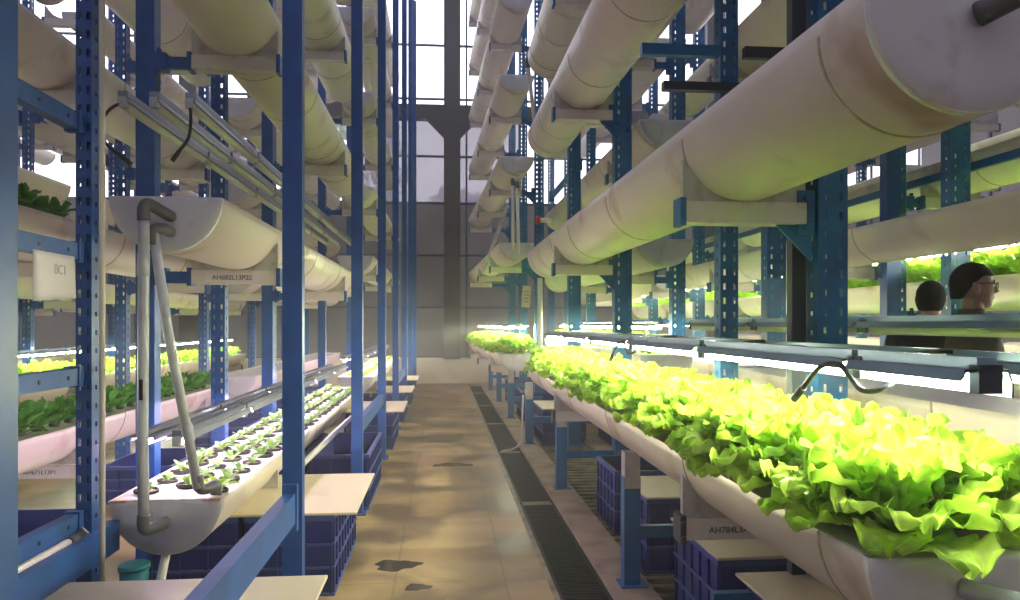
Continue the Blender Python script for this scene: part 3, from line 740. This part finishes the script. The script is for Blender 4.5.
# left seedlings: three staggered rows in black pots
cnt = 0
for ri, x in enumerate((-1.42, -1.26, -1.10)):
    for i in range(30):
        y = 3.76 + 0.24*i + (0.12 if ri == 1 else 0)
        if y > 9.6: continue
        big = (ri == 2 and i == 0)
        plant(SD_B if big else SD[(i+ri) % 4], 'seedling', (x+rng.uniform(-0.01, 0.01), y, 0.638), rng.uniform(0.95, 1.25),
              ('bright larger seedling beside the foot of the grey drain pipe' if big else 'small seedling in a black pot, near left trough, %s row from the aisle, %s along' % (nth(3-ri), nth(i+1))), 'seedling', 'seedlings in the near left trough', POT_S)
for ri, x in enumerate((-1.34, -1.14)):
    for i in range(30):
        plant(SD_B, 'seedling', (x, 10.95+0.21*i, 0.694), rng.uniform(0.7, 0.95),
              'pale green seedling in the far left trough, %s row from the aisle, %s along' % (nth(2-ri), nth(i+1)), 'seedling', 'seedlings in the far left trough')
# dark young plants behind the left rack, two levels
for lv, (z, ns) in enumerate(((0.825, 27), (2.075, 12))):
    for ri, x in enumerate((-2.58, -2.38)):
        for i in range(ns):
            plant(DK[(i+ri) % 3], 'young_plant', (x, 2.75+0.19*i, z), rng.uniform(0.85, 1.15),
                  'dark green young plant behind the left rack, %s level, %s row, %s along' % (LEV[lv], ('wall-side', 'aisle-side')[ri], nth(i+1)), 'young plant', 'young plants behind the left rack', POT)
# lit plants of the distant racks: the larger-looking ones one by one
idx = 0
for X, z, ys, n_, sn in ((4.22, 1.795, 3.3, 26, 'upper lit trough behind the people'), (-4.69, 0.775, 5.0, 22, 'left rack of lit lettuces')):
    for ri, dx in enumerate((-0.11, 0.11)):
        for i in range(n_):
            plant(LT_FAR[i % 3], 'lettuce', (X+dx, ys+0.24*i, z), rng.uniform(0.8, 1.0),
                  'lit lettuce in the %s, %s row, %s along' % (sn, ('left', 'right')[ri] if False else ('window-side', 'aisle-side')[ri], nth(i+1)), 'lettuce', 'lettuces of distant racks')
# the rest, beyond counting: one mass
def mass(name, spots, label, cat):
    bm = bmesh.new(); rr = random.Random(3)
    srcs = [lettuce_mesh(s, 1.0, n=9, nu=3, nv=2) for s in (81, 82)]
    for x, y, z in spots:
        me = srcs[rr.randint(0, 1)]; s = rr.uniform(0.8, 1.0); a = rr.uniform(0, 6.28)
        k0 = len(bm.verts); bm.from_mesh(me); bm.verts.ensure_lookup_table()
        T = Matrix.Translation((x, y, z)) @ Matrix.Rotation(a, 4, 'Z') @ Matrix.Scale(s, 4)
        for v in bm.verts[k0:]: v.co = T @ v.co
    for f in bm.faces: f.smooth = True
    tag(obj(name, bm, M['lettuce']), label, cat, kind='stuff')
spots = []
for i in range(30): spots += [(4.11, 9.6+0.26*i, 1.795), (4.33, 9.6+0.26*i, 1.795)]
for i in range(54): spots += [(4.11, 3.2+0.26*i, 1.015), (4.33, 3.2+0.26*i, 1.015)]
for i in range(28): spots += [(-4.8, 10.3+0.25*i, 0.775), (-4.58, 10.3+0.25*i, 0.775)]
for i in range(24): spots += [(1.97, 7.05+0.25*i, 1.165), (2.17, 7.05+0.25*i, 1.165)]
for i in range(40): spots += [(-7.83, 5.0+0.3*i, 0.795), (7.13, 4.0+0.3*i, 2.045)]
mass('lettuces', spots, 'distant lit lettuces filling the troughs of the farther racks', 'lettuces')

# ------------------------------------------------------------ crates and boards
def crate_mesh(w, d, h):
    bm = bmesh.new(); t = 0.012
    bx(bm, 0, w, 0, d, 0, 0.012)
    for (x0, x1, y0, y1) in ((0, w, 0, t), (0, w, d-t, d), (0, t, t, d-t), (w-t, w, t, d-t)): bx(bm, x0, x1, y0, y1, 0.012, h)
    o = 0.014
    for z in (0.0, h*0.33, h*0.62, h-0.03):
        hh = 0.03 if z == h-0.03 else 0.014
        bx(bm, -o, w+o, -o, 0, z, z+hh, 1); bx(bm, -o, w+o, d, d+o, z, z+hh, 1); bx(bm, -o, 0, 0, d, z, z+hh, 1); bx(bm, w, w+o, 0, d, z, z+hh, 1)
    nx = max(2, int(w/0.12)); ny = max(2, int(d/0.12))
    for i in range(nx+1):
        x = (w-0.014)*i/nx; bx(bm, x, x+0.014, -o*0.8, 0, 0, h-0.03); bx(bm, x, x+0.014, d, d+o*0.8, 0, h-0.03)
    for i in range(ny+1):
        y = (d-0.014)*i/ny; bx(bm, -o*0.8, 0, y, y+0.014, 0, h-0.03); bx(bm, w, w+o*0.8, y, y+0.014, 0, h-0.03)
    return mesh('crate', bm, [M['crate'], M['crate_edge']])
CR = {}
def crate(x, y, w, d, h, label, group, z=0.0, rz=0):
    k_ = (w, d, h)
    if k_ not in CR: CR[k_] = crate_mesh(w, d, h)
    return tag(link('plastic_crate', CR[k_], None, (x, y, z), (0, 0, rz)), label, 'crate', group)
def board(x0, x1, y0, y1, z, label, rz=0.0):
    bm = bmesh.new(); bx(bm, 0, x1-x0, 0, y1-y0, 0, 0.014)
    bmesh.ops.bevel(bm, geom=bm.edges[:], offset=0.003, segments=1, affect='EDGES')
    return tag(obj('lid_board', bm, M['board'], None, (x0, y0, z), (0, 0, rz)), label, 'board', 'cream boards covering the crates')
for i, (y, d) in enumerate(((1.98, 1.04), (4.08, 1.0), (5.95, 1.2), (8.75, 1.1), (11.2, 1.1), (13.6, 1.1))):
    q = nth(i+1)
    crate(-1.03, y, 0.44, d, 0.43, 'blue slatted plastic crate on the aisle side under the left rack, %s from the camera' % q, 'blue crates under the left rack')
    crate(-1.53, y, 0.44, d, 0.43, 'blue slatted plastic crate on the wall side under the left rack, %s from the camera' % q, 'blue crates under the left rack')
    if i != 2: board(-1.50, -0.46, y-0.02, y+d+0.04, 0.431, 'cream board lying over the blue crates under the left rack, %s from the camera' % q, 0.0)
RC_ = ((2.30, 0.70), (3.28, 0.62), (4.45, 0.55), (5.30, 0.62), (9.2, 0.9), (11.6, 0.9), (14.0, 0.9))
for i, (y, d) in enumerate(RC_):
    crate(1.24 if i else 1.27, y, 0.52, d, 0.45, 'blue slatted plastic crate under the right rack, %s from the camera' % nth(i+1), 'blue crates under the right rack', z=-0.058)
    if i in (0, 1, 2, 4): board(1.22, 1.78, y-0.03, y+d+0.05, 0.393, 'cream board on the %s blue crate under the right rack' % nth(i+1))
for i in range(5):
    crate(2.0, 2.4+2.1*i, 0.55, 0.8, 0.43, 'blue crate in the row behind the right rack, %s from the camera' % nth(i+1), 'blue crates behind the right rack')
    crate(-2.75, 4.0+2.3*i, 0.55, 0.9, 0.30, 'blue crate in the row behind the left rack, %s from the camera' % nth(i+1), 'blue crates behind the left rack')
bm = bmesh.new(); tube(bm, [(0,0,0), (0,0,0.37)], [0.05, 0.06], 20); tube(bm, [(0,0,0.37), (0,0,0.39)], 0.066, 20)
tag(obj('bucket', bm, M['teal'], None, (-1.36, 3.45, 0)), 'teal plastic bucket between two boards under the left rack', 'bucket')

# ------------------------------------------------------------ pipes and fittings
def pipe_run(name, pts, r, mt, label, cat='pipe', elbows=(), er=None, em='pvc_grey', bands=()):
    t = thing(name, label, cat, (0, 0, 0))
    bm = bmesh.new(); tube(bm, pts, r, 12); obj('pipe', bm, M[mt], t)
    for e in elbows:
        bm = bmesh.new(); tube(bm, smooth_path(e, 4), er or r*1.3, 12); obj('elbow', bm, M[em], t)
    for a, b_ in bands:
        bm = bmesh.new(); tube(bm, [a, b_], r*1.12, 12); obj('coupling', bm, M['pvc_light'], t)
    return t
# left: two grey pipes tying the two end caps
yc = 3.40
pipe_run('drain_pipe', [(-1.30, yc, 1.97), (-1.30, yc, 1.70), (-1.305, yc, 1.0), (-1.30, yc, 0.60)], 0.0235, 'pvc_light', 'upright grey drain pipe between the two left trough end caps',
         elbows=[[(-1.30, yc, 1.90), (-1.30, yc, 1.955), (-1.285, yc+0.01, 1.975), (-1.25, yc+0.05, 1.955), (-1.235, yc+0.145, 1.94)], [(-1.30, yc, 0.62), (-1.30, yc, 0.565), (-1.285, yc+0.02, 0.55), (-1.24, yc+0.10, 0.56)]], er=0.027,
         bands=[((-1.301, yc, 1.76), (-1.302, yc, 1.66))])
pipe_run('drain_pipe', [(-1.275, yc+0.04, 1.86), (-1.22, yc+0.06, 1.42), (-1.115, yc+0.14, 0.70)], 0.0215, 'pvc_light', 'slanting grey drain pipe down to the lower left trough',
         elbows=[[(-1.278, yc+0.04, 1.80), (-1.278, yc+0.04, 1.86), (-1.25, yc+0.07, 1.875), (-1.235, yc+0.145, 1.87)], [(-1.12, yc+0.14, 0.76), (-1.112, yc+0.15, 0.70), (-1.09, yc+0.18, 0.688), (-1.065, yc+0.24, 0.69), (-1.065, yc+0.24, 0.645)]], er=0.026,
         bands=[((-1.155, yc+0.11, 1.0), (-1.145, yc+0.115, 0.92))])
bm = bmesh.new(); tube(bm, [(-1.40, 3.23, 0.0), (-1.40, 3.23, 8.6)], 0.012, 10)
tag(obj('conduit', bm, M['pvc_white']), 'pinkish white vertical conduit tied beside the nearest left perforated post', 'conduit')
pipe_run('water_pipe', [(-1.56, 0.9, 0.572), (-1.50, 3.18, 0.572)], 0.016, 'pvc_white', 'white water pipe running under the lowest perforated beam at the left', elbows=[[(-1.50, 3.16, 0.572), (-1.495, 3.22, 0.575), (-1.47, 3.24, 0.60)]], er=0.020)
pipe_run('water_pipe', [(-0.95, 5.2, 0.50), (-0.83, 6.9, 0.60)], 0.022, 'pvc_white', 'slanting cream pipe between crates under the left rack')
pipe_run('water_pipe', [(-1.22, 3.35, 0.30), (-1.30, 3.70, 0.42)], 0.02, 'pvc_white', 'short cream pipe stub below the lower left end cap', elbows=[[(-1.22, 3.35, 0.30), (-1.2, 3.3, 0.28)]])
# right: inlet stubs on the caps
pipe_run('inlet_pipe', [(1.42, 1.25, 2.235), (1.215, 1.585, 2.155)], 0.019, 'pvc_light', 'grey inlet stub on the big upper right end cap', elbows=[[(1.26, 1.51, 2.175), (1.21, 1.60, 2.152)]], er=0.029)
pipe_run('inlet_pipe', [(1.36, 1.40, 0.835), (1.175, 1.61, 0.85)], 0.022, 'pvc_light', 'grey inlet pipe into the lower right end cap')
# right: drop pipes at the gap between runs
pipe_run('drop_pipe', [(1.12, 8.62, 1.05), (1.12, 8.62, 1.98)], 0.030, 'pvc_white', 'cream drop pipe at the gap between the right runs, lower part', elbows=[[(1.12, 8.62, 1.02), (1.12, 8.60, 0.93), (1.12, 8.53, 0.90)]])
pipe_run('drop_pipe', [(0.99, 10.62, 2.50), (0.99, 10.62, 3.45)], 0.022, 'pvc_white', 'cream drop pipe joining the third far right trough to the one below', elbows=[[(0.99, 10.62, 3.42), (0.99, 10.63, 3.50), (0.99, 10.74, 3.50)]])
pipe_run('drop_pipe', [(1.07, 10.60, 2.45), (1.05, 10.60, 3.40)], 0.022, 'pvc_white', 'second cream drop pipe beside the far right trough ends', elbows=[[(1.05, 10.60, 3.38), (1.05, 10.62, 3.46), (1.05, 10.74, 3.46)]])
pipe_run('brace_pipe', [(0.90, 10.5, 3.10), (0.70, 13.2, 2.35)], 0.03, 'pvc_light', 'slanting grey pipe above the far right trough')
pipe_run('drop_pipe', [(1.08, 8.60, 3.55), (0.98, 8.65, 4.45)], 0.024, 'pvc_white', 'cream drop pipe between the high far ends of the near right troughs', elbows=[[(0.98, 8.65, 4.42), (0.98, 8.64, 4.52), (1.0, 8.53, 4.55)]])
pipe_run('hose', smooth_path([(0.93, 8.70, 0.62), (0.92, 8.72, 0.30), (0.91, 8.66, 0.10), (0.80, 8.50, 0.03), (0.66, 8.45, 0.015)]), 0.011, 'pvc_white', 'white hose hanging down the gap leg onto the drain grate', 'hose')
bm = bmesh.new(); tube(bm, [(0,0,0), (0.14,0,0)], 0.03, 12); t = thing('valve', 'white pipe tee with a red handle behind the right rack', 'valve', (1.18, 9.1, 2.72)); obj('valve_body', bm, M['pvc_white'], t)
bm = bmesh.new(); tube(bm, [(-0.05,0,0), (0,0,0)], 0.045, 12); obj('valve_handle', bm, M['red'], t)
bm = bmesh.new(); bx(bm, -0.05, 0.05, 0, 0.003, -0.13, 0.13)
o = tag(obj('paper_tag', bm, M['board'], None, (1.0, 9.0, 1.78), (0, R(4), 0)), 'pale paper tag hanging at the gap of the right rack', 'tag')
for dz in (0.06, 0.02, -0.02, -0.06): text('lettering', 'A784', 0.028, M['ink'], o, (0, -0.002, dz), (R(90), 0, 0))
# white sheet hung on the left beam
bm = bmesh.new(); n = 8
g = [[bm.verts.new((0.012*math.sin(i*1.1)*(j/n), 0.31*i/n, -0.19*j/n+0.02*(i/n)*(j/n))) for j in range(n+1)] for i in range(n+1)]
for i in range(n):
    for j in range(n): bm.faces.new((g[i][j], g[i+1][j], g[i+1][j+1], g[i][j+1])).smooth = True
o = obj('paper_sheet', bm, M['label'], None, (-1.50, 2.90, 1.725)); tag(o, 'white paper sheet hanging from the middle left beam', 'sheet')
sd = o.modifiers.new('thick', 'SOLIDIFY'); sd.thickness = 0.002
M['faint'] = mat('faint_print', (0.45, 0.41, 0.42), 0.7)
text('lettering', '8C1', 0.055, M['faint'], o, (0.014, 0.17, -0.065), (R(90), 0, R(-90) if False else R(90)))

# ------------------------------------------------------------ people behind the right rack
def person(loc, rz, h, shirt, label, hair_scale=1.0, glasses=False, look=0.0):
    root_me = None; k_ = h/1.75
    X_, Y_, Z_ = Vector((1,0,0)), Vector((0,1,0)), Vector((0,0,1))
    def body(bm):
        # torso and neck (faces +x)
        loft(bm, [((0,0,0.90),X_,Y_,0.09,0.14), ((0,0,0.98),X_,Y_,0.115,0.165), ((0,0,1.12),X_,Y_,0.10,0.14), ((0.0,0,1.28),X_,Y_,0.115,0.165), ((0,0,1.40),X_,Y_,0.10,0.175), ((-0.01,0,1.46),X_,Y_,0.065,0.11), ((-0.01,0,1.49),X_,Y_,0.055,0.062), ((0.0,0,1.56),X_,Y_,0.053,0.055), ((0.012,0,1.60),X_,Y_,0.05,0.05)])
        # skull and jaw
        loft(bm, [((0.035,0,1.522),X_,Y_,0.030,0.022), ((0.030,0,1.535),X_,Y_,0.052,0.036), ((0.022,0,1.56),X_,Y_,0.070,0.052), ((0.010,0,1.59),X_,Y_,0.084,0.064), ((0.0,0,1.62),X_,Y_,0.094,0.071), ((-0.004,0,1.655),X_,Y_,0.098,0.075), ((-0.006,0,1.69),X_,Y_,0.094,0.073), ((-0.008,0,1.72),X_,Y_,0.078,0.062), ((-0.008,0,1.742),X_,Y_,0.050,0.042), ((-0.008,0,1.750),X_,Y_,0.018,0.016)], 20)
        # nose, lips, brow, chin
        loft(bm, [((0.090,0,1.655),X_,Y_,0.006,0.008), ((0.104,0,1.628),X_,Y_,0.010,0.011), ((0.112,0,1.612),X_,Y_,0.012,0.015), ((0.098,0,1.602),X_,Y_,0.010,0.014)], 8)
        loft(bm, [((0.086,0,1.588),X_,Y_,0.008,0.020), ((0.092,0,1.582),X_,Y_,0.009,0.024), ((0.090,0,1.574),X_,Y_,0.009,0.022), ((0.084,0,1.568),X_,Y_,0.008,0.016)], 8)
        loft(bm, [((0.070,0,1.548),X_,Y_,0.016,0.018), ((0.070,0,1.533),X_,Y_,0.018,0.020), ((0.062,0,1.524),X_,Y_,0.010,0.014)], 8)
        for s in (-1, 1):
            loft(bm, [((0.082,s*0.030,1.664),X_,Y_,0.008,0.018), ((0.086,s*0.030,1.658),X_,Y_,0.010,0.020), ((0.080,s*0.030,1.650),X_,Y_,0.006,0.016)], 8)
            loft(bm, [((-0.004,s*0.074,1.60),X_,Y_,0.010,0.006), ((-0.008,s*0.080,1.62),X_,Y_,0.016,0.009), ((-0.012,s*0.083,1.645),X_,Y_,0.019,0.010), ((-0.012,s*0.080,1.66),X_,Y_,0.012,0.007)], 10)
            # arm: shoulder, elbow, wrist, palm, fingers, thumb (hand rests forward at waist)
            sh, el, wr = Vector((0,s*0.185,1.41)), Vector((-0.02,s*0.235,1.12)), Vector((0.17,s*0.20,0.97))
            tube(bm, smooth_path([sh+Vector((0,-s*0.03,0.02)), sh, (sh+el)/2, el, (el*2+wr)/3, wr], 3), [0.058,0.06,0.06,0.058,0.054,0.05,0.048,0.046,0.044,0.043,0.042,0.042,0.040,0.037,0.031,0.026][:16] if False else 0.042, 12)
            pd = (wr-el).normalized(); pl = wr+pd*0.09
            loft(bm, [(wr, Y_, Z_, 0.026, 0.022), (wr+pd*0.04, Y_, Z_, 0.038, 0.016), (pl, Y_, Z_, 0.040, 0.013)], 10)
            for f_ in range(4):
                b0 = pl + Y_*(-0.030+0.020*f_)*1.0; ln = (0.065, 0.075, 0.070, 0.055)[f_]
                tube(bm, [b0-pd*0.01, b0+pd*ln*0.5, b0+pd*ln*0.8-Z_*0.02, b0+pd*ln*0.95-Z_*0.045], [0.009,0.0085,0.008,0.007], 8)
            tb = wr+pd*0.03 - Y_*s*0.030; tube(bm, [tb, tb+pd*0.03-Y_*s*0.025, tb+pd*0.055-Y_*s*0.03-Z_*0.01], [0.012,0.010,0.008], 8)
            tube(bm, [(0,s*0.09,0.93), (0.01,s*0.095,0.70), (0.015,s*0.095,0.50), (0,s*0.095,0.28), (-0.01,s*0.095,0.09)], [0.085,0.075,0.055,0.052,0.038], 12)
            loft(bm, [((-0.06,s*0.095,0.045),Y_,Z_,0.034,0.035), ((0.0,s*0.095,0.055),Y_,Z_,0.040,0.05), ((0.10,s*0.10,0.035),Y_,Z_,0.045,0.03), ((0.17,s*0.10,0.025),Y_,Z_,0.03,0.018)], 12)
    bm = bmesh.new(); body(bm)
    o = obj('person', bm, M['skin'], None, loc, (0, 0, rz)); o.scale = (k_,)*3; tag(o, label, 'person')
    rm = o.modifiers.new('skin', 'REMESH'); rm.mode = 'VOXEL'; rm.voxel_size = 0.006; rm.use_smooth_shade = True
    sm = o.modifiers.new('sm', 'SMOOTH'); sm.iterations = 3
    # shirt
    bm = bmesh.new()
    loft(bm, [((0,0,0.88),X_,Y_,0.130,0.185), ((0,0,1.0),X_,Y_,0.130,0.180), ((0,0,1.15),X_,Y_,0.125,0.175), ((0,0,1.30),X_,Y_,0.135,0.195), ((-0.005,0,1.40),X_,Y_,0.118,0.205), ((-0.012,0,1.455),X_,Y_,0.085,0.145), ((-0.012,0,1.485),X_,Y_,0.068,0.078), ((-0.012,0,1.505),X_,Y_,0.062,0.066)], 24)
    for s in (-1, 1):
        tube(bm, smooth_path([(0,s*0.14,1.42), (0,s*0.19,1.40), (-0.01,s*0.22,1.27), (-0.02,s*0.242,1.15)], 3), [0.06,0.066,0.070,0.070,0.070,0.069,0.068,0.066,0.064,0.062], 14)
    c = obj('shirt', bm, M[shirt], o); rm = c.modifiers.new('cloth', 'REMESH'); rm.mode = 'VOXEL'; rm.voxel_size = 0.009; rm.use_smooth_shade = True
    sm = c.modifiers.new('sm', 'SMOOTH'); sm.iterations = 4
    bm = bmesh.new(); loft(bm, [((-0.012,0,1.492),X_,Y_,0.066,0.070), ((-0.010,0,1.518),X_,Y_,0.062,0.065)], 20)
    obj('collar', bm, M['collar' if shirt == 'shirt2' else shirt], o)
    bm = bmesh.new()
    loft(bm, [((0,0,0.78),X_,Y_,0.115,0.175), ((0,0,0.95),X_,Y_,0.122,0.172)], 20)
    for s in (-1, 1): tube(bm, [(0,s*0.09,0.90), (0.01,s*0.095,0.70), (0.015,s*0.095,0.50), (0,s*0.095,0.28), (-0.01,s*0.095,0.07)], [0.10,0.092,0.075,0.07,0.065], 14)
    c = obj('trousers', bm, M['trouser'], o); rm = c.modifiers.new('cloth', 'REMESH'); rm.mode = 'VOXEL'; rm.voxel_size = 0.012; rm.use_smooth_shade = True
    # hair: shell over crown, back and sides with a fringe line
    bm = bmesh.new(); nu, nv = 26, 16; g = []
    rr = random.Random(5)
    for i in range(nv+1):
        row = []
        for j in range(nu):
            a = 2*math.pi*j/nu; ca = math.cos(a)
            low = 1.685 - 0.10*(1-ca)/2*1.0 if ca > -0.2 else 1.60 - 0.035*(-ca)
            if ca > 0.35: low = 1.692
            elif ca > -0.1: low = 1.692 - (0.35-ca)/0.45*0.045
            else: low = 1.647 - min(1, (-0.1-ca)/0.5)*0.075
            zt = 1.768; q = i/nv; z = low + (zt-low)*math.sin(q*math.pi/2)
            zz = (z-1.655)/(zt-1.655); rad = math.sqrt(max(0.0, 1-max(0, zz)**2.2)) if z > 1.655 else 1-0.10*((1.655-z)/0.1)**1.5
            nz = rr.uniform(-0.0025, 0.0025)
            row.append(bm.verts.new((-0.010+(0.108+nz)*rad*ca*hair_scale, (0.086+nz)*rad*math.sin(a)*hair_scale, z+nz)))
        g.append(row)
    for i in range(nv):
        for j in range(nu): bm.faces.new((g[i][j], g[i][(j+1) % nu], g[i+1][(j+1) % nu], g[i+1][j])).smooth = True
    bmesh.ops.remove_doubles(bm, verts=bm.verts, dist=0.0008)
    obj('hair', bm, M['hair'], o)
    for s in (-1, 1):
        bm = bmesh.new(); bmesh.ops.create_uvsphere(bm, u_segments=10, v_segments=8, radius=0.0115, matrix=Matrix.Translation((0.080, s*0.030, 1.643)))
        obj('eye', bm, M['tray'], o)
        bm = bmesh.new(); tube(bm, [(0.088, s*0.016, 1.662), (0.090, s*0.030, 1.667), (0.082, s*0.046, 1.662)], 0.004, 6); obj('eyebrow', bm, M['hair'], o)
    if glasses:
        bm = bmesh.new()
        for s in (-1, 1):
            rect = [(0.104-0.0, s*0.010, 1.655), (0.100, s*0.052, 1.655), (0.100, s*0.052, 1.628), (0.104, s*0.014, 1.628), (0.104, s*0.010, 1.655)]
            tube(bm, rect, 0.0028, 6); tube(bm, [(0.100, s*0.052, 1.650), (0.05, s*0.082, 1.652), (-0.01, s*0.086, 1.652)], 0.003, 6)
        tube(bm, [(0.104, -0.010, 1.650), (0.104, 0.010, 1.650)], 0.003, 6)
        obj('glasses', bm, M['black'], o)
    return o
person((2.86, 3.82, 0), R(-22), 1.765, 'shirt', 'dark-haired person with glasses facing right in an olive shirt behind the right rack', glasses=True)
person((3.06, 4.47, 0), R(52), 1.705, 'shirt2', 'shorter person seen from behind in a black shirt beside the one with glasses', hair_scale=1.02)

# ------------------------------------------------------------ trees outside the windows
def tree(x, y, h, seed, label):
    rr = random.Random(seed); t = thing('tree', label, 'tree', (x, y, -0.42))
    bm = bmesh.new(); tube(bm, [(0,0,0), (0.1,0,h*0.3), (0,0.1,h*0.6)], [0.28, 0.2, 0.1], 10); obj('trunk', bm, M['bark'], t)
    bm = bmesh.new()
    for _ in range(2600):
        u = rr.uniform(0, 6.28); v = rr.uniform(-1, 1); q = rr.uniform(0.5, 1)**0.5; s = math.sqrt(1-v*v)
        c = Vector((q*s*math.cos(u)*h*0.30, q*s*math.sin(u)*h*0.30, h*0.66+q*v*h*0.34)); c += Vector((math.sin(c.z*2+u)*0.4, math.cos(c.z*3)*0.3, 0))
        a = Vector((rr.gauss(0,1), rr.gauss(0,1), rr.gauss(0,1))).normalized(); b_ = a.orthogonal().normalized(); w = rr.uniform(0.12, 0.26)
        vs = [bm.verts.new(c+a*w), bm.verts.new(c+b_*w*0.5), bm.verts.new(c-a*w), bm.verts.new(c-b_*w*0.5)]
        bm.faces.new(vs)
    o = obj('foliage', bm, M['tree'], t)
tree(0.6, 25, 6.4, 1, 'leafy green tree outside the far window, behind the dark column')
tree(-4.2, 24, 9.5, 2, 'tall leafy tree outside the far window left of the aisle')
tree(6.5, 26, 6.0, 3, 'leafy tree outside the far window behind the right racks')
tree(-16.5, 12, 8, 4, 'leafy tree outside the left side windows near the back')
tree(-15.5, 6, 6.5, 5, 'low leafy tree outside the left side windows near the front')
tree(17, 10, 7.0, 6, 'leafy tree outside the right side windows')

# wet patches on the aisle floor
M['wet'] = mat('wet_floor', (0.07, 0.05, 0.03), 0.12)
for x, y, w, d, sd, lb_t in ((-0.28, 4.55, 0.13, 0.10, 1, 'dark wet patch on the aisle floor beside the near blue crate'), (-0.14, 4.16, 0.07, 0.05, 2, 'small dark wet patch on the aisle floor nearest the camera'), (0.10, 7.75, 0.20, 0.10, 3, 'thin dark wet patch in the middle of the aisle')):
    bm = bmesh.new(); rr = random.Random(sd); vs = []
    for k_ in range(26):
        a = 6.2832*k_/26; q = 1+0.18*math.sin(3*a+sd)+0.10*math.sin(7*a)
        vs.append((w*q*math.cos(a), d*q*math.sin(a)))
    top = [bm.verts.new((a, b_, 0.0015)) for a, b_ in vs]; low = [bm.verts.new((a*1.02, b_*1.02, 0.0)) for a, b_ in vs]
    bm.faces.new(top)
    for k_ in range(26): bm.faces.new((low[k_], low[(k_+1) % 26], top[(k_+1) % 26], top[k_]))
    tag(obj('puddle', bm, M['wet'], None, (x, y, 0.0005)), lb_t, 'puddle')
# printed marks on the grey drain pipes
for p, z in (((-1.303, 3.376), 1.12),):
    bm = bmesh.new(); bx(bm, p[0]-0.008, p[0]+0.008, p[1]-0.0015, p[1], z, z+0.09)
    tag(obj('pipe_sticker', bm, M['black'], None), 'small dark printed mark on the upright grey drain pipe', 'sticker')

# haze volume added to the hall, mostly imitating lens veil
m = bpy.data.materials.new('veil_haze'); m.use_nodes = True; nt = m.node_tree; nt.nodes.clear()
vo = nt.nodes.new('ShaderNodeVolumeScatter'); vo.inputs['Density'].default_value = 0.010; vo.inputs['Color'].default_value = (0.95, 0.95, 0.92, 1); vo.inputs['Anisotropy'].default_value = 0.35
ou = nt.nodes.new('ShaderNodeOutputMaterial'); nt.links.new(vo.outputs[0], ou.inputs['Volume'])
hz = obj('haze', B(-11.3, 12.1, -3.9, YB-0.15, 0.02, 10.0), m)
hz['kind'] = 'stuff'; hz['label'] = 'thin haze added through the whole growing hall, mostly as lens veil'; hz['category'] = 'haze'
